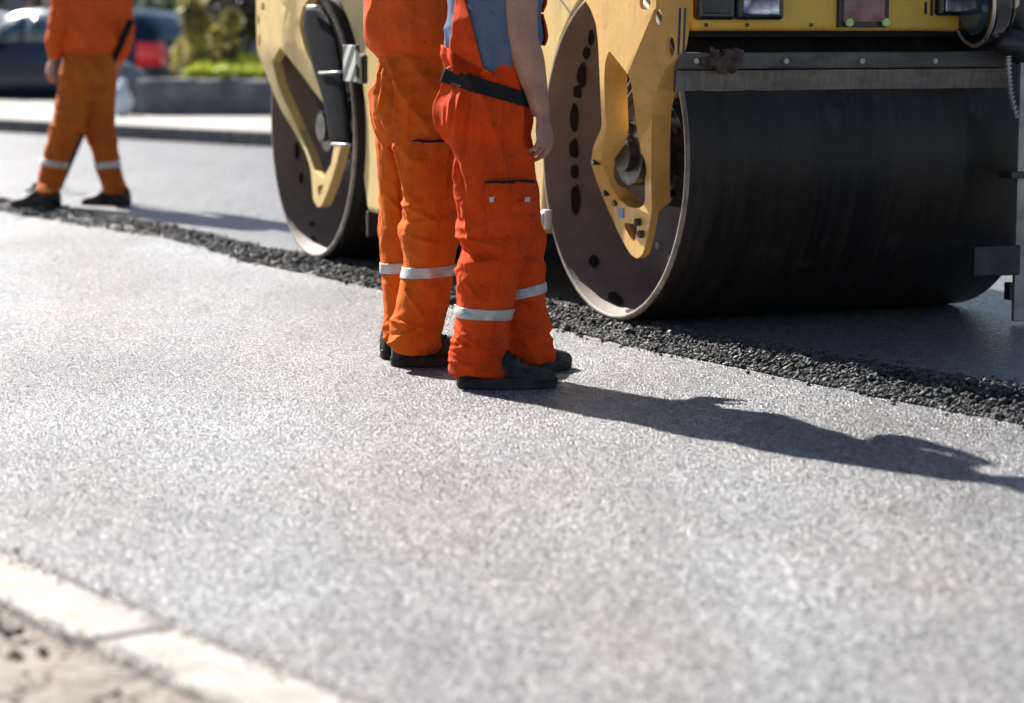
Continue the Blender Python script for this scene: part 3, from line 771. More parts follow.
# near-black panel standing in for a dark opening beside the rear fork
g_out = spline([(306, 10), (304, 25), (308, 45), (314, 70), (322, 95), (327, 120), (331, 143)], 4); g_in = spline([(321, 8), (330, 22), (337, 42), (342, 66), (346, 92), (350, 120), (352, 144)], 4)
bm = bmesh.new(); rings = []
for (a, b) in zip(g_out, g_in):
    pa, pb = LX(a[0], a[1], X2 - .16), LX(b[0], b[1], X2 - .16); mid = (pa + pb) / 2; hw = (pa - pb) / 2
    rings.append([mid + hw * math.cos(2 * math.pi * i / 16) + Vector((.02 * math.sin(2 * math.pi * i / 16), 0, 0)) for i in range(16)])
loft(bm, rings); bmesh.ops.recalc_face_normals(bm, faces=bm.faces); gd = build('dark_opening', bm, 'opening_black', RR, True)
bm = bmesh.new(); a, b = LX(319, 73, X2 - .19), LX(344, 72, X2 - .19); cyl(bm, a, b, .006, n=8); build('handle', bm, 'grey_steel', gd, True)
bm = bmesh.new(); a, b = LX(308, 7, X2 - .2), LX(320, 7, X2 - .2); cyl(bm, a, b, .010, n=8); build('cap', bm, 'grey_steel', gd, True)
bm = bmesh.new(); a, b = LX(332, 144, X2 - .2), LX(351, 145, X2 - .2); cyl(bm, a, b, .007, n=8); build('edge_strip', bm, 'grey_steel', gd, True)

# body between the drums, arched round each drum
def arch(y0, z0, r, a0, a1, n=24): return [(y0 + r * math.cos(a0 + (a1 - a0) * i / n), z0 + r * math.sin(a0 + (a1 - a0) * i / n)) for i in range(n + 1)]
def side_prism(name, poly, x0, x1, mat, parent=RR, bevel=.015):
    bm = bmesh.new(); a = [bm.verts.new((x0, y, z)) for y, z in poly]; b = [bm.verts.new((x1, y, z)) for y, z in poly]
    bm.faces.new(a); bm.faces.new(b[::-1]); n = len(a)
    for i in range(n): bm.faces.new((a[i], b[i], b[(i + 1) % n], a[(i + 1) % n]))
    bmesh.ops.recalc_face_normals(bm, faces=bm.faces); return build(name, bm, mat, parent, bevel=bevel, seg=3)
ya, yb = DR + .035, Y2 - DR - .04
poly = [(ya + .035, .25), (yb - .42, .25), (yb - .42, 1.75), (-.1, 1.75)] + arch(0, DR, DR + .035, math.pi * .46, -.10, 20)
side_prism('front_frame', poly, .03, DW - .03, 'sunlit_yellow')
poly = [(yb - .30, .27), (yb - .03, .27)] + arch(Y2, DR, DR + .045, math.pi * 1.10, math.pi * .55, 20) + [(Y2 - .1, 1.75), (yb - .30, 1.75)]
side_prism('rear_frame', poly, X2 + .03, X2 + DW - .03, 'sunlit_yellow', bevel=.03)
bm = bmesh.new(); box(bm, ((X2 + DW) / 2, yb - .36, .9), (.5, .3, .8)); build('joint', bm, 'black_metal', RR, bevel=.02)
q = LX(374, 165, -.02)
bm = bmesh.new()
for k in range(9): box(bm, (X2 + .045, yb - .325, .34 + k * .055), (.03, .05, .03))
build('step_tread', bm, 'black_metal', RR, bevel=.006)
# grab seams on the upper side panel
bm = bmesh.new(); cyl(bm, LX(558, -4, .029), LX(572, 15, .029), .004, n=6); build('seam', bm, 'black_metal', RR)
# small striped plate and black latch
a, b = LX(345, 45, X2 - .20), LX(358, 82, X2 - .20)
bm = bmesh.new(); box(bm, (0, 0, 0), (.02, abs(a.y - b.y), abs(a.z - b.z))); o = build('striped_plate', bm, 'striped_sign', RR, bevel=.003); o.location = (a + b) / 2
a, b = LX(358, 50, X2 - .03), LX(366, 88, X2 - .03)
bm = bmesh.new(); box(bm, (a + b) / 2, (.03, abs(a.y - b.y), abs(a.z - b.z) * .8)); build('latch_box', bm, 'black_metal', RR, bevel=.02)
# tow lug behind the front drum's rim
q = LX(549, 222, .0)
bm = bmesh.new(); box(bm, q + Vector((.05, .02, 0)), (.10, .07, .03)); cyl(bm, q + Vector((.0, 0, -.03)), q + Vector((.0, 0, .05)), .02, n=10); ball(bm, q + Vector((0, .03, .02)), (.03, .035, .03)); build('scraper_bracket', bm, 'bolt_grey', RR, bevel=.004)
# under frame and rear scraper so that the gap below the body is dark steel
bm = bmesh.new(); box(bm, (DW / 2, ya + .10, .33), (DW - .1, .05, .14)); box(bm, (DW / 2, ya + .04, .22), (DW - .04, .02, .12)); build('rear_scraper', bm, 'black_metal', RR, bevel=.005)
bm = bmesh.new(); box(bm, (X2 + DW / 2, yb - .06, .22), (DW - .04, .02, .12)); build('rear_scraper', bm, 'black_metal', RR, bevel=.005)

# front: hood face, spreader bar, scraper
FY = -.60
fl, fr = LY(691, 29, FY), LY(968, 29, FY); zf = LY(800, 31, FY).z
bm = bmesh.new(); box(bm, ((fl.x + fr.x) / 2, FY + .36, zf + .31), (fr.x - fl.x, .72, .62)); hood = build('front_hood', bm, 'front_yellow', RR, bevel=.025, seg=4)
bm = bmesh.new(); box(bm, (DW / 2, -.16, zf - .012 + .0), (DW - .10, .74, .018)); box(bm, (DW / 2, FY + .16, zf - .075), (DW - .08, .03, .12)); build('chassis_plate', bm, 'bitumen', RR)
b0, b1 = LY(683, 52, FY - .01), LY(1012, 54, FY - .01); b2_ = LY(683, 70, FY - .01); b3 = LY(683, 92, FY + .0)
sl = .0
bm = bmesh.new(); box(bm, ((b0.x + b1.x) / 2, FY + .02, (b0.z + b2_.z) / 2), (b1.x - b0.x, .07, b0.z - b2_.z - .004)); bar = build('spreader_bar', bm, 'spreader_bar', RR, bevel=.006)
for px in (695, 708, 785, 861, 934):
    q = LY(px, 61, FY - .015); bm = bmesh.new(); cyl(bm, q + Vector((0, .01, 0)), q + Vector((0, -.012, 0)), .011, n=6); build('bolt', bm, 'bolt_grey', bar)
bm = bmesh.new(); n = 90; rows = [[], [], [], []]
for i in range(n + 1):
    x = b0.x - .02 + (b1.x - b0.x + .02) * i / n; z1 = b2_.z - .003; z0 = b3.z + .010 * noise.noise(Vector((x * 9, 1, 0))) + .006 * noise.noise(Vector((x * 30, 4, 0)))
    for r_, (y, z) in zip(rows, ((FY + .0, z1), (FY + .012, z0), (FY + .026, z0), (FY + .02, z1))): r_.append(bm.verts.new((x, y, z)))
for a, b in ((0, 1), (1, 2), (2, 3), (3, 0)):
    for i in range(n): bm.faces.new((rows[a][i], rows[a][i + 1], rows[b][i + 1], rows[b][i]))
bmesh.ops.recalc_face_normals(bm, faces=bm.faces); build('scraper_blade', bm, 'scraper_blade', RR)
bm = bmesh.new()
for (px, py, r) in ((704, 63, .014), (711, 62, .020), (718, 60, .022), (726, 58, .028), (733, 56, .026), (739, 53, .020), (716, 53, .016), (731, 66, .026), (722, 67, .020), (738, 63, .018), (712, 50, .013)): ball(bm, LY(px, py, FY - .028), (r, r * .7, r))
me = remesh(bm, .005, 1); displace(me, lambda p, n_: .016 * noise.noise(p * 45) + .008 * noise.noise(p * 110)); link('mud_clump', me, 'rust_mud', RR, True)

def front_box(name, x0, y0, x1, y1, yl, th, mat, parent=RR, bevel=.008, seg=3):
    a, b = LY(x0, y0, yl), LY(x1, y1, yl); bm = bmesh.new()
    box(bm, ((a.x + b.x) / 2, yl + th / 2, (a.z + b.z) / 2), (abs(b.x - a.x), th, abs(a.z - b.z))); return build(name, bm, mat, parent, bevel=bevel, seg=seg)
h1 = front_box('headlight', 698, -22, 736, 20, FY - .03, .06, 'black_gloss', bevel=.014); front_box('lens', 704, -16, 731, 14, FY - .034, .01, 'black_metal', h1)
h2 = front_box('headlight', 738, -24, 785, 20, FY - .04, .07, 'black_gloss', bevel=.016); front_box('lens', 744, -18, 780, 15, FY - .046, .014, 'lamp_lens', h2, bevel=.006)
h3 = front_box('headlight', 941, -24, 974, 16, FY - .04, .07, 'black_gloss', bevel=.016); front_box('lens', 947, -18, 969, 12, FY - .046, .014, 'lamp_lens', h3, bevel=.006)
for px in (926, 932, 938): front_box('vent_slot', px - 1.2, 2 + (px == 932) * -2, px + 1.2, 14 + (px == 932) * 2, FY - .004, .01, 'black_metal', hood, bevel=.001)
for px in (706, 747, 811): 
    q = LY(px, 25, FY); bm = bmesh.new(); cyl(bm, q + Vector((0, .01, 0)), q + Vector((0, -.006, 0)), .007, n=8); build('screw', bm, 'black_metal', hood)
fb_ = front_box('front_bracket', 840, -30, 889, 27.5, FY - .02, .03, 'black_metal', bevel=.004)
front_box('bracket_plate', 845, -28, 885, 22, FY - .028, .010, 'bracket_red', fb_, bevel=.003)
for px in (848.5, 885):
    q = LY(px, 22.5, FY - .03); bm = bmesh.new(); cyl(bm, q, q + Vector((0, -.014, 0)), .016, n=18); build('reflector', bm, 'reflector_green', fb_, bevel=.003)
# upper works (mostly above the picture): hood, driver's platform, posts and roof
bm = bmesh.new(); box(bm, (DW / 2, .25, zf + .75), (DW - .25, 1.2, .30)); build('bonnet', bm, 'yellow_paint', RR, bevel=.08, seg=4)
bm = bmesh.new(); box(bm, (DW / 2, 1.35, 1.85), (DW - .1, 1.0, .22)); build('platform', bm, 'black_metal', RR, bevel=.02)
bm = bmesh.new(); box(bm, (DW / 2, 2.45, 1.9), (DW - .3, 1.2, .32)); build('bonnet', bm, 'yellow_paint', RR, bevel=.08, seg=4)
for x in (.12, DW - .12):
    for y in (.85, 1.95):
        bm = bmesh.new(); box(bm, (x, y, 2.35), (.06, .06, .95)); build('roof_post', bm, 'black_metal', RR, bevel=.01)
bm = bmesh.new(); box(bm, (DW / 2, 1.4, 2.85), (DW + .05, 1.6, .10)); build('canopy_roof', bm, 'yellow_paint', RR, bevel=.04, seg=4)
bm = bmesh.new(); box(bm, (DW / 2, 1.5, 2.05), (.5, .5, .14)); box(bm, (DW / 2, 1.75, 2.35), (.5, .12, .6)); build('driver_seat', bm, 'black_metal', RR, bevel=.04)
bm = bmesh.new(); bmesh.ops.create_cone  # steering wheel
rg_ = []
for i in range(24):
    a = 2 * math.pi * i / 24; rg_.append([Vector((DW / 2 + (.19 + .016 * math.cos(b)) * math.cos(a), 1.05 + (.19 + .016 * math.cos(b)) * math.sin(a), 2.25 + .016 * math.sin(b))) for b in [k * math.pi / 4 for k in range(8)]])
loft(bm, rg_ + [rg_[0]], False); cyl(bm, (DW / 2, 1.05, 1.95), (DW / 2, 1.05, 2.25), .025, n=10); box(bm, (DW / 2, 1.05, 2.25), (.36, .03, .015)); build('steering_wheel', bm, 'black_metal', RR, True)
# right side fork (far side of the drum)
bm = bmesh.new(); box(bm, (DW - .02, -.05, 1.0), (.09, .34, 1.1)); build('drum_fork', bm, 'yellow_paint', RR, bevel=.02)

# edge press on the right front corner
EY = -.74
EP = front_box('edge_press_post', 1021, 62, 1042, 320, EY, .02, 'grey_steel', bevel=.004)
front_box('press_arm', 975, 247, 1020.5, 275, EY - .01, .06, 'black_metal', EP, bevel=.006)
front_box('press_foot', 1010, 283, 1020, 300, EY + .005, .04, 'black_metal', EP, bevel=.004)
front_box('clamp', 1012, 172, 1042, 178, EY - .015, .09, 'black_metal', EP, bevel=.003)
bm = bmesh.new(); q0 = [LY(*p, EY - .02) for p in ((1008, 56), (1009, 76), (1011, 96), (1017, 118))]
S = spline([tuple(v) for v in q0], 5)
for i in range(0, len(S) - 1):
    a, b = Vector(S[i]), Vector(S[i + 1]); cyl(bm, a, a.lerp(b, .45), .012, n=10); cyl(bm, a.lerp(b, .45), b, .006, n=8)
build('coiled_hose', bm, 'grey_steel', EP)
# work lamp above it
q = LY(984, 2, EY + .02); lamp_c = q
ax = Vector((-.97, .10, -.05)).normalized()
bm = bmesh.new(); cyl(bm, q + ax * .045, q - ax * .05, .165, .14, 36); cyl(bm, q - ax * .05, q - ax * .12, .14, .06, 28)
lampo = build('work_lamp', bm, 'black_gloss', RR, bevel=.02, seg=3)
bm = bmesh.new(); rr = []
uu = ax.cross(Vector((0, 0, 1))).normalized(); vv_ = ax.cross(uu)
for i in range(36):
    a = 2 * math.pi * i / 36; rd = uu * math.cos(a) + vv_ * math.sin(a)
    rr.append([q + ax * (.045 + .008 * math.sin(b)) + rd * (.160 + .008 * math.cos(b)) for b in [k * math.pi / 3 for k in range(6)]])
loft(bm, rr + [rr[0]], False); build('rim', bm, 'bright_steel', lampo, True)
bm = bmesh.new(); cyl(bm, q + ax * .046, q + ax * .06, .12, .10, 30); build('lens', bm, 'car_glass', lampo)
bm = bmesh.new(); ptube(bm, [tuple(LY(1000, 40, EY + .05)) + (.05,), tuple(LY(1015, 45, EY + .03)) + (.06,), tuple(LY(1035, 60, EY + .03)) + (.05,)], 14); box(bm, LY(1014, 8, EY + .08), (.16, .10, .22)); build('lamp_bracket', bm, 'black_metal', lampo, True)

# ------------------------------------------------------------------ PEOPLE
def shoe(e, ankle, toe_dir, name='shoe'):
    """ankle: ground point under the ankle joint (root-local), toe_dir: unit vector"""
    d = Vector((toe_dir[0], toe_dir[1], 0)).normalized(); s = Vector((-d.y, d.x, 0)); a = Vector(ankle)
    bm = bmesh.new(); rings = []
    st = [(-.090, .018, .060), (-.084, .032, .085), (-.05, .040, .105), (0, .043, .110), (.045, .044, .100), (.085, .046, .080), (.125, .050, .062), (.16, .050, .054), (.19, .042, .048), (.208, .026, .038), (.214, .010, .030)]
    for u, hw, h in [(u * 1.06, hw * 1.06, h * (1.08 + .27 * min(1, h / .1))) for u, hw, h in spline(st, 3)]:
        ring = []
        for k in range(20):
            t = 2 * math.pi * k / 20; y = hw * math.copysign(abs(math.cos(t)) ** .8, math.cos(t)); z = .022 + (h - .022) * (max(0, math.sin(t)) ** .75) if math.sin(t) > 0 else .022
            ring.append(a + d * u + s * y + Vector((0, 0, z)))
        rings.append(ring)
    loft(bm, rings); bmesh.ops.recalc_face_normals(bm, faces=bm.faces)
    o = build(name, bm, 'shoe_leather', e, True)
    bm = bmesh.new(); n = 40; prof = []
    for k in range(n):
        t = 2 * math.pi * k / n; u = .066 + .166 * math.copysign(abs(math.cos(t)) ** .8, math.cos(t)); wd = .054 * (1 + .12 * math.sin((u + .09) / .3 * 3)) * math.copysign(abs(math.sin(t)) ** .8, math.sin(t))
        prof.append(a + d * u + s * wd)
    loft(bm, [[p + Vector((0, 0, z)) + (p - a - d * .062) * g for p in prof] for z, g in ((.0, -.03), (.004, 0), (.030, .0), (.036, -.05))])
    bmesh.ops.recalc_face_normals(bm, faces=bm.faces); so = build('sole', bm, 'shoe_sole', o, bevel=.003)
    bm = bmesh.new()
    for k in range(4):
        u = .045 + k * .022; z = .128 - k * .014
        ptube(bm, [tuple(a + d * u + s * -.026 + Vector((0, 0, z - .002))) + (.0042,), tuple(a + d * (u + .006) + Vector((0, 0, z + .003))) + (.0036,), tuple(a + d * u + s * .026 + Vector((0, 0, z - .002))) + (.0042,)], 6, 3)
    build('laces', bm, 'black_cloth', o, True)
def hand(bm, wr, d, palm_n, thumb_side, curl=.5):
    """wr wrist point; d pointing to the fingers; palm_n out of the palm; thumb_side unit"""
    HS = 1.12; d = d.normalized(); t = thumb_side - d * thumb_side.dot(d); t.normalize(); pn = palm_n - d * palm_n.dot(d); pn = (pn - t * pn.dot(t)).normalized()
    ptube(bm, [tuple(wr - d * .02) + (.028,), tuple(wr + d * .02) + (.034,), tuple(wr + d * .058) + (.047,), tuple(wr + d * .088) + (.049,)], 14, 4, .40, pn)
    for i, (off, ln) in enumerate(((.039, .080), (.0135, .089), (-.013, .083), (-.039, .065))):
        r0 = .0098 - .0008 * (i == 3); p = wr + d * (.092 - .005 * abs(i - 1)) + t * off; dd = (d + t * off * 1.6).normalized(); q = [tuple(p - d * .03) + (r0,), tuple(p) + (r0 + .0012,)]
        c = curl * (.8 + .22 * i)
        for k, f in enumerate((.44, .32, .24)):
            a = c * (.45 if k == 0 else .80); dd = (dd * math.cos(a) + pn * math.sin(a)).normalized(); p = p + dd * ln * f; q.append(tuple(p) + (r0 - .0008 * (k + 1) + .0006 * (k == 0),))
        ptube(bm, q, 10, 3)
    p = wr + d * .022 + t * .026; dd = (d * .75 + t * .60 + pn * .40).normalized(); q = [tuple(p - dd * .01) + (.015,)]
    for f, r0 in ((.042, .0135), (.034, .0115), (.026, .0095)):
        p = p + dd * f; q.append(tuple(p) + (r0,)); dd = (dd + d * .25 + pn * .12).normalized()
    ptube(bm, q, 10, 3)
def headmesh(bm, c, yaw):
    f = Vector((math.cos(yaw), math.sin(yaw), 0)); s = Vector((-f.y, f.x, 0))
    rings = []
    for z, rx, ry, off in ((-.13, .045, .05, .012), (-.115, .055, .056, .022), (-.08, .072, .062, .018), (-.04, .083, .070, .012), (0, .092, .074, .006), (.04, .096, .077, 0), (.075, .090, .072, -.004), (.10, .070, .056, -.006), (.118, .035, .03, -.006)):
        rings.append((c.x + f.x * off, c.y + f.y * off, c.z + z, rx, ry, yaw))
    htube(bm, rings, 3)
    ptube(bm, [tuple(c + f * .090 + Vector((0, 0, .012))) + (.010,), tuple(c + f * .106 + Vector((0, 0, -.018))) + (.013,), tuple(c + f * .100 + Vector((0, 0, -.034))) + (.015,)], 8, 3)
    ptube(bm, [tuple(c + f * .084 + s * .022 + Vector((0, 0, -.062))) + (.007,), tuple(c + f * .092 + Vector((0, 0, -.061))) + (.009,), tuple(c + f * .084 - s * .022 + Vector((0, 0, -.062))) + (.007,)], 8, 3)
    ptube(bm, [tuple(c + f * .080 + s * .045 + Vector((0, 0, .028))) + (.008,), tuple(c + f * .093 + Vector((0, 0, .030))) + (.010,), tuple(c + f * .080 - s * .045 + Vector((0, 0, .028))) + (.008,)], 8, 3)
    for k in (1, -1): ball(bm, c + s * k * .078 + f * -.004 + Vector((0, 0, -.005)), (.018, .010, .032), yaw, 2)

def person(name, root, spec):
    e = empty(name, root); O = Vector(root); L = lambda p: Vector(p) - O
    yaw = spec['yaw']; f = Vector((math.cos(yaw), math.sin(yaw), 0)); s = Vector((-f.y, f.x, 0))     # forward, left
    pel = L(spec['pelvis']); chest = L(spec['chest']); 
    # ---- body
    bm = bmesh.new()
    neck = chest + Vector((0, 0, .20)) + f * .0
    htube(bm, [(pel.x, pel.y, pel.z - .10, .09, .13, yaw), (pel.x, pel.y, pel.z, .095, .14, yaw), (pel.x, pel.y, pel.z + .14, .085, .12, yaw), (chest.x, chest.y, chest.z - .05, .10, .15, yaw), (chest.x, chest.y, chest.z + .08, .09, .15, yaw), (neck.x, neck.y, neck.z - .05, .05, .09, yaw)], 4)
    head = neck + Vector((0, 0, .175)) + f * .02
    ptube(bm, [tuple(neck - Vector((0, 0, .10))) + (.062,), tuple(neck) + (.055,), tuple(neck + Vector((0, 0, .10)) + f * .008) + (.053,)], 16)
    headmesh(bm, head, yaw)
    for leg in spec['legs']:
        G = [(L(q[0]), min(q[1], q[2])) for q in leg['rings'][:-1]]
        ptube(bm, [tuple(p) + (max(.034, min(.08, rr_ - .034)),) for p, rr_ in G], 14, 2)
    for arm in spec['arms']:
        J = [L(p) for p in arm['path']]
        ptube(bm, [tuple(J[0] + (chest - J[0]) * .3) + (.055,), tuple(J[0]) + (.054,), tuple(J[0].lerp(J[1], .5)) + (.057,), tuple(J[1]) + (.048,), tuple(J[1].lerp(J[2], .32)) + (.051,), tuple(J[1].lerp(J[2], .75)) + (.038,), tuple(J[2]) + (.030,)], 16)
        hand(bm, J[2], arm['dir'], arm['palm'], arm['thumb'], arm.get('curl', .5))
    me = remesh(bm, spec.get('voxel', .005), 2, .4); body = link('body', me, 'skin', e, True)
    # hair and eyes
    bm = bmesh.new(); htube(bm, [(head.x, head.y, head.z + z, rx, ry, yaw) for z, rx, ry in ((-.04, .08, .072), (.0, .096, .080), (.05, .103, .086), (.09, .092, .076), (.118, .06, .05), (.128, .03, .03))], 3)
    bm.normal_update()
    bmesh.ops.bisect_plane(bm, geom=bm.verts[:] + bm.edges[:] + bm.faces[:], plane_co=head + f * .055 + Vector((0, 0, .06)), plane_no=(f * .8 - Vector((0, 0, .6))).normalized(), clear_outer=True)
    build('hair', bm, 'hair', e, True)
    for k in (1, -1):
        bm = bmesh.new(); ball(bm, head + f * .084 + s * k * .032 + Vector((0, 0, .008)), (.011, .011, .009), yaw, 2); build('eye', bm, 'eye', e, True)
    # ---- trousers
    bm = bmesh.new(); tr = spec['seat']
    htube(bm, [(L(r[0]).x, L(r[0]).y, L(r[0]).z, r[1], r[2], yaw) for r in tr], 4)
    for leg in spec['legs']:
        htube(bm, [(L(r[0]).x, L(r[0]).y, L(r[0]).z, r[1], r[2], leg['yaw']) for r in leg['rings']], 4, .95)
    tm = remesh(bm, .0046, 5, .5); off = Vector((spec['seed'] * 3.7, spec['seed'], 0)); zc = spec['hem']
    def wr_(p, n):
        z = p.z; low_ = max(0, min(1, (.42 - z) / .25)); bun = max(0, min(1, (.22 - z) / .14))
        mid = math.exp(-((z - .50) / .10) ** 2); hi = max(0, min(1, (z - .55) / .2))
        q = p + off
        sw = .05 * noise.noise(q * 5)
        def cr(v): return max(0, ridge(v)) ** 2.2
        k1 = noise.noise(q * 4 + Vector((9, 0, 0)))
        a = .013 * bun * cr(Vector((q.x * 4, q.y * 4, (z + sw) * 17)))
        b = .016 * (mid + .30 * low_) * cr(Vector((q.x * 5 + z * 7, q.y * 5, (z + sw) * 10 + 4)))
        c = .015 * (hi * .8 + .4) * cr(Vector((q.x * 7 + z * 3.5 + sw * 8, q.y * 7 - z * 2, z * 2.2)))
        g = .010 * cr(Vector((q.x * 9 - z * 9, q.y * 9, z * 8 + sw * 6))) * max(0, k1 + .25)
        d = .006 * noise.noise(q * 5) + .0025 * noise.noise(q * 24)
        x = 0
        if n.y < .45:
            for (ax_, az_, bx_, bz_, wd, am) in folds:
                dx, dz = bx_ - ax_, bz_ - az_; t_ = max(0, min(1, ((p.x - ax_) * dx + (p.z - az_) * dz) / (dx * dx + dz * dz)))
                dd = math.hypot(p.x - ax_ - dx * t_, p.z - az_ - dz * t_) / wd
                if dd < 1: x += am * (1 - dd) ** 1.4 * (.35 + .65 * math.sin(math.pi * min(.97, max(.03, t_))))
        h_ = .004 * cr(Vector((q.x * 22 + z * 10, q.y * 22, z * 20 + sw * 10))) * max(0, .3 + k1 * 1.5)
        return a + b + c + g + d + x + h_ - .010
    folds = []
    for (xa, ya_, xb, yb_, wd, am) in spec.get('folds', []):
        u_, v_ = L(W(xa, ya_, spec['foldY'])), L(W(xb, yb_, spec['foldY'])); folds.append((u_.x, u_.z, v_.x, v_.z, wd, am))
    displace(tm, wr_); tm.update()
    trousers = link('trousers', tm, spec['trouser_mat'], e, True)
    for (xa, ya_, xb, yb_) in spec.get('seams', []):
        u_, v_ = L(W(xa, ya_, spec['foldY'])), L(W(xb, yb_, spec['foldY'])); n_ = Vector((-(v_ - u_).z, 0, (v_ - u_).x)).normalized()
        patch('seam', tm, spec['trouser_mat'], trousers, [(u_ + n_ * .0035, n_), (u_ - n_ * .0035, -n_), (Vector((0, 0, max(u_.z, v_.z))), Vector((0, 0, 1))), (Vector((0, 0, min(u_.z, v_.z))), Vector((0, 0, -1)))], lambda c, n_: n_.y < .1, .003, .003)
    for (p, nrm, hw, side_co, side_no, keepx) in spec['bands']:
        p = L(p); nrm = Vector(nrm).normalized()
        pl = [(p + nrm * hw, nrm), (p - nrm * hw, -nrm)]
        if side_co is not None: pl.append((L(side_co), Vector(side_no).normalized()))
        patch('reflective_band', tm, 'reflective_tape', trousers, pl, None, .0045, .003)
    for (x0, z0, x1, z1, ymin, flap) in spec.get('pockets', []):
        x0, x1 = x0 - O.x, x1 - O.x; z0, z1 = z0 - O.z, z1 - O.z
        def side(xa, xb, za, zb): return [(Vector((xa, 0, 0)), Vector((-1, 0, 0))), (Vector((xb, 0, 0)), Vector((1, 0, 0))), (Vector((0, 0, za)), Vector((0, 0, -1))), (Vector((0, 0, zb)), Vector((0, 0, 1)))]
        kp = lambda c, n_, ymin=ymin: n_.y < -.1 and c.y < ymin - O.y
        pk = patch('pocket', tm, spec['trouser_mat'], trousers, side(x0, x1, z0, z1), kp, .011, .011)
        patch('pocket_flap', tm, spec['trouser_mat'], pk, side(x0 - .004, x1 + .004, z1 - .055, z1), kp, .018, .007)
        patch('flap_trim', tm, 'black_cloth', pk, side(x0 - .006, x1 + .006, z1 - .002, z1 + .007), kp, .019, .006)
        if flap:
            for xx in (x0 + .018, x1 - .018):
                patch('stud', tm, 'reflective_tape', pk, side(xx - .008, xx + .008, z1 - .060, z1 - .044), kp, .021, .004)
    # ---- upper garment
    bm = bmesh.new(); htube(bm, [(L(r[0]).x, L(r[0]).y, L(r[0]).z, r[1], r[2], yaw) for r in spec['torso']], 4)
    for arm in spec['arms']:
        J = [L(p) for p in arm['path']]; k = spec['sleeve']
        if k > 1: ptube(bm, [tuple(J[0] + (chest - J[0]) * .35) + (.085,), tuple(J[0]) + (.082,), tuple(J[0].lerp(J[1], .5)) + (.070,), tuple(J[1]) + (.066,), tuple(J[1].lerp(J[2], .5)) + (.064,), tuple(J[1].lerp(J[2], .85)) + (.050,), tuple(J[1].lerp(J[2], .95)) + (.040,)], 18)
        else: ptube(bm, [tuple(J[0] + (chest - J[0]) * .35) + (.08,), tuple(J[0]) + (.074,), tuple(J[0].lerp(J[1], .35)) + (.068,), tuple(J[0].lerp(J[1], .50)) + (.066,)], 18)
    sm = remesh(bm, .0065, 4, .5); z0 = spec['torso'][0][0][2]
    def ws(p, n):
        q = p + off; lo_ = math.exp(-((p.z - z0 - .06) / .09) ** 2)
        return .010 * ridge(Vector((q.x * 7 + p.z * 5, q.y * 7, p.z * 7))) + .010 * lo_ * ridge(Vector((q.x * 14, q.y * 14, p.z * 6))) + .006 * noise.noise(q * 14) - .004
    displace(sm, ws); top = link('jacket' if spec['sleeve'] > 1 else 'shirt', sm, spec['top_mat'], e, True)
    for sh in spec['shoes']: shoe(e, L(sh[0]), sh[1])
    return e, tm, sm, trousers, top, L, f, s

Z = 0.0
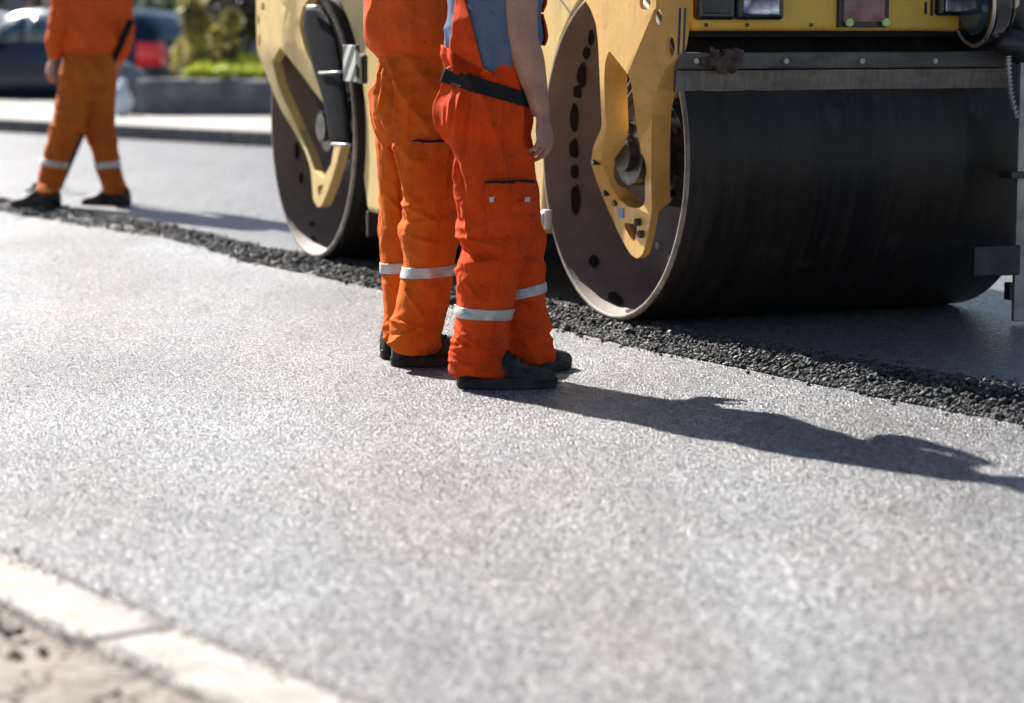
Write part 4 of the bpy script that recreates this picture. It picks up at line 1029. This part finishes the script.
# --- near worker (bib overalls, blue shirt)
yA = R(32); YA = 7.93
fA = Vector((math.cos(yA), math.sin(yA), 0)); sA = Vector((-fA.y, fA.x, 0))
pelA = W(486, 112, YA)
hipR = pelA - sA * .085; hipL = pelA + sA * .085
def WP(px, py, Y): return W(px, py, Y)
raA = at(490, 387, 0); laA = at(527, 373, 0)
shR = WP(517, -62, 7.80); elR = WP(523, 36, 7.78); wrR = WP(541, 112, 7.84)
shL = WP(470, -66, 8.10); elL = shL + fA * .24 + sA * .04 + Vector((0, 0, -.15)); wrL = elL - fA * .02 - sA * .20 + Vector((0, 0, .06))
rootA = (pelA.x, YA, 0)
A = dict(yaw=yA, seed=1, voxel=.0034, foldY=7.78, seams=[(503, 112, 506, 180), (506, 240, 498, 300), (497, 322, 488, 362)],
    folds=[(440, 96, 442, 140, .022, .005), (442, 135, 463, 196, .022, -.026), (450, 88, 446, 128, .014, .012), (459, 88, 453, 140, .016, .014), (470, 92, 462, 150, .016, -.012), (474, 92, 470, 145, .014, .012),
      (486, 120, 470, 170, .02, .010), (456, 236, 500, 246, .016, .016), (458, 250, 530, 262, .018, -.016), (462, 264, 520, 256, .015, .014), (462, 205, 474, 246, .014, .015), (455, 270, 480, 300, .016, .010),
      (452, 340, 505, 352, .013, -.014), (450, 350, 500, 338, .012, .014), (449, 362, 498, 368, .013, .015), (455, 328, 478, 345, .013, .012), (520, 262, 546, 272, .014, .013), (520, 300, 548, 326, .016, .013), (518, 330, 552, 342, .013, -.013), (520, 345, 553, 336, .012, .013), (524, 215, 535, 245, .016, .012)], pelvis=pelA + Vector((0, 0, .08)), chest=WP(497, -40, YA), hem=.07,
    legs=[dict(yaw=R(15), path=[hipR, WP(498, 250, 7.86), Vector((raA.x, raA.y, .09))],
               rings=[(WP(488, 120, 7.90), .125, .10), (WP(492, 165, 7.87), .135, .115), (WP(497, 205, 7.86), .130, .112), (WP(494, 245, 7.85), .118, .105), (WP(488, 280, 7.84), .102, .098), (WP(485, 312, 7.84), .094, .094), (WP(480, 340, 7.84), .094, .090), (WP(476, 360, 7.84), .094, .086), (WP(478, 374, 7.84), .088, .080)]),
          dict(yaw=R(40), path=[hipL, WP(520, 230, 8.03), Vector((laA.x, laA.y, .09))],
               rings=[(WP(484, 120, 8.0), .115, .10), (WP(496, 165, 8.02), .125, .11), (WP(508, 205, 8.04), .118, .10), (WP(516, 245, 8.05), .100, .095), (WP(518, 280, 8.04), .090, .088), (WP(521, 310, 8.02), .084, .082), (WP(527, 335, 8.0), .082, .078), (WP(530, 354, 7.99), .084, .076), (WP(530, 363, 7.99), .076, .070)])],
    seat=[(WP(487, 160, YA), .10, .13), (WP(483, 135, YA), .145, .165), (WP(483, 110, YA), .158, .172), (WP(486, 88, YA), .142, .160), (WP(489, 68, YA), .132, .150), (WP(490, 60, YA), .128, .146)],
    torso=[(WP(491, 72, YA), .128, .140), (WP(492, 60, YA), .140, .155), (WP(493, 30, YA), .148, .170), (WP(494, 0, YA), .142, .178), (WP(496, -40, YA), .128, .182), (WP(496, -65, YA), .100, .175), (WP(496, -82, YA), .06, .09)],
    sleeve=.5, top_mat='blue_shirt', trouser_mat='orange_red',
    arms=[dict(path=[shR, elR, wrR], dir=Vector((.16, .02, -1)), palm=Vector((-.85, .45, .0)), thumb=Vector((.45, .85, 0)), curl=.85),
          dict(path=[shL, elL, wrL], dir=-sA - fA * .3, palm=-fA, thumb=Vector((0, 0, 1)), curl=.5)],
    shoes=[((raA.x - .01, raA.y, 0), (1, .04)), ((laA.x - .02, laA.y, 0), (.68, .66))],
    bands=[((WP(485, 312, 7.84)), (.05, 0, 1), .017, Vector((WP(515, 312, 7.84)).xyz) + Vector((0, .03, 0)), (.75, .66, 0), 0),
           ((WP(528, 291, 8.0)), (.18, 0, -1), .016, Vector((WP(514, 291, 7.9)).xyz) + Vector((0, .03, 0)), (-.75, -.66, 0), 0)],
    pockets=[(WP(487, 200, 7.8).x, WP(500, 236, 7.76).z, WP(529, 200, 7.8).x, WP(500, 183, 7.76).z, YA + .02, True)])
eA, tmA, smA, trA, topA, LA, fA_, sA_ = person('person', rootA, A)
tag(eA, 'standing worker in orange red bib trousers with black belt, blue shirt and bare arm', 'person', 'road workers in orange')
# belt and bib
bp0, bp1 = LA(WP(445, 77, YA - .1)), LA(WP(529, 101, YA - .1))
bx = (bp1 - bp0).normalized(); bn = Vector((-bx.z, 0, bx.x)); bn = bn if bn.z > 0 else -bn
bn = (bn + Vector((0, -.0, 0))).normalized()
patch('belt', tmA, 'black_cloth', trA, [(bp0 + bn * .026, bn), (bp0 - bn * .020, -bn)], None, .007, .005)
bk = LA(WP(458, 80, YA - .1))
patch('belt_buckle', tmA, 'reflective_tape', trA, [(bp0 + bn * .018, bn), (bp0 - bn * .014, -bn), (Vector((LA(WP(444, 80, YA)).x, 0, 0)), Vector((-1, 0, 0))), (Vector((LA(WP(461, 80, YA)).x, 0, 0)), Vector((1, 0, .9)).normalized())], lambda c, n: n.y < 0, .011, .004)
# bib: low all round, rising to braces at the back and front
def bibk(c, n): return True
tA = LA(WP(482, 66, YA - .1)); tB = LA(WP(516, 84, YA - .1)); dx_ = (tB - tA).normalized(); un = Vector((-dx_.z, 0, dx_.x)); un = un if un.z > 0 else -un
patch('bib_waist', smA, 'orange_red', trA, [(tA, un)], None, .010, .006)
pA_, pB_ = LA(WP(467, 0, YA - .1)), LA(WP(484, 68, YA - .1)); dd_ = (pB_ - pA_).normalized(); rn = Vector((-dd_.z, 0, dd_.x)); rn = rn if rn.x > 0 else -rn
pC_, pD_ = LA(WP(458, 0, YA - .1)), LA(WP(450, 62, YA - .1)); de_ = (pD_ - pC_).normalized(); ln_ = Vector((-de_.z, 0, de_.x)); ln_ = ln_ if ln_.x < 0 else -ln_
patch('bib_back', smA, 'orange_red', trA, [(pA_, rn), (pC_, ln_), (Vector((0, 0, LA(WP(460, -85, YA)).z)), Vector((0, 0, 1)))], lambda c, n: n.y < .35, .010, .006)
patch('bib_front', smA, 'orange_red', trA, [(Vector(LA(WP(540, 0, YA)) - Vector((0, 0, 0))) , Vector((-1, -.25, 0)).normalized()), (Vector((0, 0, LA(WP(460, -55, YA)).z)), Vector((0, 0, 1)))], None, .014, .008)

# --- back worker
yB = R(38); YB = 8.42; fB = Vector((math.cos(yB), math.sin(yB), 0)); sB = Vector((-fB.y, fB.x, 0))
pelB = WP(417, 108, YB); raB = at(419, 365, 0); laB = at(404, 357, 0)
shRB = WP(448, -70, YB - .12); shLB = WP(385, -72, YB + .12)
elRB = WP(450, 20, YB - .08) + fB * .08; wrRB = elRB + fB * .08 + Vector((0, 0, .04)) + sB * .20
elLB = WP(402, 15, YB + .2); wrLB = Vector((-.23, 8.60, 1.0))
B = dict(yaw=yB, seed=2, foldY=8.22, seams=[(437, 62, 440, 140), (440, 200, 433, 262), (432, 284, 420, 340)],
    folds=[(372, 90, 374, 130, .02, .005), (374, 118, 394, 172, .022, -.024), (394, 172, 401, 225, .02, -.016), (384, 70, 378, 112, .014, .013), (392, 72, 390, 120, .014, -.011), (398, 74, 394, 125, .014, .012), (412, 78, 404, 140, .018, .010),
      (402, 205, 436, 222, .016, .014), (402, 222, 446, 214, .015, -.014), (404, 236, 440, 245, .015, .013), (400, 285, 424, 318, .014, .014), (424, 290, 446, 282, .014, .012), (392, 322, 436, 330, .013, .014), (390, 336, 432, 322, .012, -.012), (381, 290, 392, 300, .014, .012), (382, 200, 396, 215, .014, .012)], pelvis=pelB + Vector((0, 0, .08)), chest=WP(415, -45, YB), hem=.07,
    legs=[dict(yaw=R(15), path=[pelB - sB * .08, WP(430, 245, 8.32), Vector((raB.x, raB.y, .09))],
               rings=[(WP(425, 115, 8.36), .12, .10), (WP(430, 160, 8.34), .125, .11), (WP(431, 200, 8.33), .112, .105), (WP(430, 240, 8.32), .102, .098), (WP(428, 270, 8.31), .097, .095), (WP(423, 300, 8.30), .094, .09), (WP(416, 328, 8.29), .092, .085), (WP(414, 345, 8.28), .088, .08), (WP(415, 352, 8.28), .078, .072)]),
          dict(yaw=R(25), path=[pelB + sB * .08, WP(408, 240, 8.5), Vector((laB.x, laB.y, .09))],
               rings=[(WP(407, 115, 8.50), .12, .10), (WP(406, 160, 8.52), .112, .105), (WP(406, 200, 8.53), .10, .098), (WP(406, 240, 8.53), .098, .095), (WP(406, 270, 8.53), .095, .09), (WP(406, 300, 8.53), .09, .085), (WP(407, 325, 8.52), .083, .08), (WP(408, 341, 8.52), .078, .072), (WP(408, 346, 8.52), .072, .068)])],
    seat=[(WP(417, 150, YB), .10, .12), (WP(415, 125, YB), .145, .155), (WP(415, 100, YB), .160, .165), (WP(417, 78, YB), .145, .158), (WP(417, 55, YB), .135, .148), (WP(417, 45, YB), .128, .14)],
    torso=[(WP(416, 58, YB), .125, .135), (WP(416, 51, YB), .145, .155), (WP(416, 43, YB), .162, .170), (WP(414, 20, YB), .168, .180), (WP(413, -15, YB), .16, .185), (WP(414, -45, YB), .145, .200), (WP(415, -72, YB), .105, .185), (WP(415, -90, YB), .06, .09)],
    sleeve=2, top_mat='orange_jacket', trouser_mat='orange',
    arms=[dict(path=[shRB, elRB, wrRB], dir=sB - fB * .2, palm=-fB, thumb=Vector((0, 0, 1)), curl=.7),
          dict(path=[shLB, elLB, wrLB], dir=fB + Vector((0, 0, .0)), palm=-sB, thumb=Vector((0, 0, 1)), curl=.8)],
    shoes=[((raB.x, raB.y, 0), (1, .10)), ((laB.x + .01, laB.y, 0), (.9, .42))],
    bands=[(WP(428, 271, 8.3), (-.06, 0, 1), .018, None, None, 0)],
    pockets=[(WP(415, 200, 8.25).x, WP(430, 195, 8.22).z, WP(446, 200, 8.25).x, WP(430, 143, 8.22).z, YB - .02, False)])
eB, tmB, smB, trB, topB, LB, fB_, sB_ = person('person', (pelB.x, YB, 0), B)
tag(eB, 'standing worker in orange jacket and stained orange trousers, behind the one in the blue shirt', 'person', 'road workers in orange')

# --- far left worker
yC = R(128); fC = Vector((math.cos(yC), math.sin(yC), 0)); sC = Vector((-fC.y, fC.x, 0))
ZC = .045; laC = at(46, 208, ZC); raC = at(116, 206, ZC); YC = (laC.y + raC.y) / 2
pelC = WP(88, 80, YC)
k = 1
shLC = WP(67, -52, YC - .08); elLC = WP(60, 22, YC - .12); wrLC = WP(53, 57, YC - .05)
shRC = WP(114, -52, YC + .12); elRC = WP(124, 22, YC + .14); wrRC = WP(120, 58, YC + .34)
Cc = dict(yaw=yC, seed=3, pelvis=pelC + Vector((0, 0, .06)), chest=WP(91, -32, YC), hem=.1,
    legs=[dict(yaw=R(150), path=[pelC + sC * .08, WP(66, 130, YC - .05), Vector((laC.x, laC.y, .12))],
               rings=[(WP(80, 80, YC - .04), .12, .11), (WP(73, 105, YC - .04), .12, .105), (WP(67, 125, YC - .06), .112, .10), (WP(60, 148, YC - .05), .095, .09), (WP(54, 168, YC), .088, .085), (WP(50, 180, YC), .080, .076), (WP(48, 190, laC.y), .070, .068), (WP(48, 193, laC.y), .062, .060)]),
          dict(yaw=R(150), path=[pelC - sC * .08, WP(100, 128, YC + .06), Vector((raC.x, raC.y, .12))],
               rings=[(WP(97, 80, YC + .04), .12, .11), (WP(98, 105, YC + .05), .115, .105), (WP(99, 125, YC + .06), .105, .10), (WP(104, 148, YC + .06), .092, .088), (WP(108, 168, YC + .05), .085, .082), (WP(113, 183, YC + .04), .08, .078), (WP(115, 191, raC.y), .078, .074), (WP(115, 194, raC.y), .07, .066)])],
    seat=[(WP(87, 103, YC), .11, .13), (WP(87, 88, YC), .15, .17), (WP(88, 72, YC), .158, .178), (WP(89, 58, YC), .145, .165), (WP(89, 50, YC), .138, .16), (WP(89, 46, YC), .13, .15)],
    torso=[(WP(89, 53, YC), .14, .158), (WP(90, 48, YC), .155, .18), (WP(91, 40, YC), .168, .20), (WP(92, 20, YC), .165, .205), (WP(92, -5, YC), .155, .20), (WP(92, -35, YC), .135, .195), (WP(91, -52, YC), .10, .17), (WP(91, -60, YC), .06, .09)],
    sleeve=2, top_mat='orange_jacket', trouser_mat='orange_old',
    arms=[dict(path=[shLC, elLC, wrLC], dir=Vector((-.25, .1, -1)), palm=Vector((.8, .3, 0)), thumb=fC, curl=.5),
          dict(path=[shRC, elRC, wrRC], dir=Vector((-.5, .6, -.5)), palm=-Vector((.3, .2, .6)), thumb=Vector((-.5, -.2, .6)), curl=1.0)],
    shoes=[((laC.x, laC.y, ZC), (-.97, .1)), ((raC.x, raC.y, ZC), (-.95, .2))],
    bands=[(WP(55, 163, YC), (.18, 0, 1), .020, WP(80, 163, YC), (1, 0, 0), 0), (WP(108, 165, YC), (-.10, 0, 1), .020, WP(80, 163, YC), (-1, 0, 0), 0)], pockets=[])
eC, tmC, smC, trC, topC, LC, fC_, sC_ = person('person', (pelC.x, YC, ZC), Cc)
tag(eC, 'worker in faded orange suit walking away at the left with a shovel, seen from behind', 'person', 'road workers in orange')

# shovel he carries in front of him
se = empty('shovel', tuple(at(50, 190, ZC)))
So = se.location.copy(); top_p = WP(133, 18, YC + .16) - So; hnd = WP(119, 50, YC + .42) - So; bot = at(60, 186.5, .08) - So
bm = bmesh.new(); cyl(bm, WP(131, 20, YC - .04) - So, WP(115, 57, YC - .02) - So, .022, n=12); cyl(bm, WP(115, 57, YC - .02) - So, bot, .019, n=12); build('handle', bm, 'black_cloth', se, True)
bm = bmesh.new(); a, b = at(66, 186, .05) - So, at(29, 194, .05) - So; rings = []
d = (b - a); sd_ = Vector((0, .22, .02))
for t_ in [i / 10 for i in range(11)]:
    c = a + d * t_; c.z = max(c.z, .02) + .03 * (1 - t_) ; w_ = (.5 + .5 * min(1, t_ * 4)) * (1 if t_ < .75 else 1 - (t_ - .75) * 1.6)
    rings.append([c + sd_ * w_ * u_ + Vector((0, 0, .03 * u_ * u_)) for u_ in (-1, -.5, 0, .5, 1)] + [c + sd_ * w_ * u_ + Vector((0, 0, .03 * u_ * u_ + .006)) for u_ in (1, .5, 0, -.5, -1)])
loft(bm, rings); bmesh.ops.recalc_face_normals(bm, faces=bm.faces); build('blade', bm, 'black_cloth', se, True)
tag(se, 'black shovel carried low by the worker at the left', 'shovel')
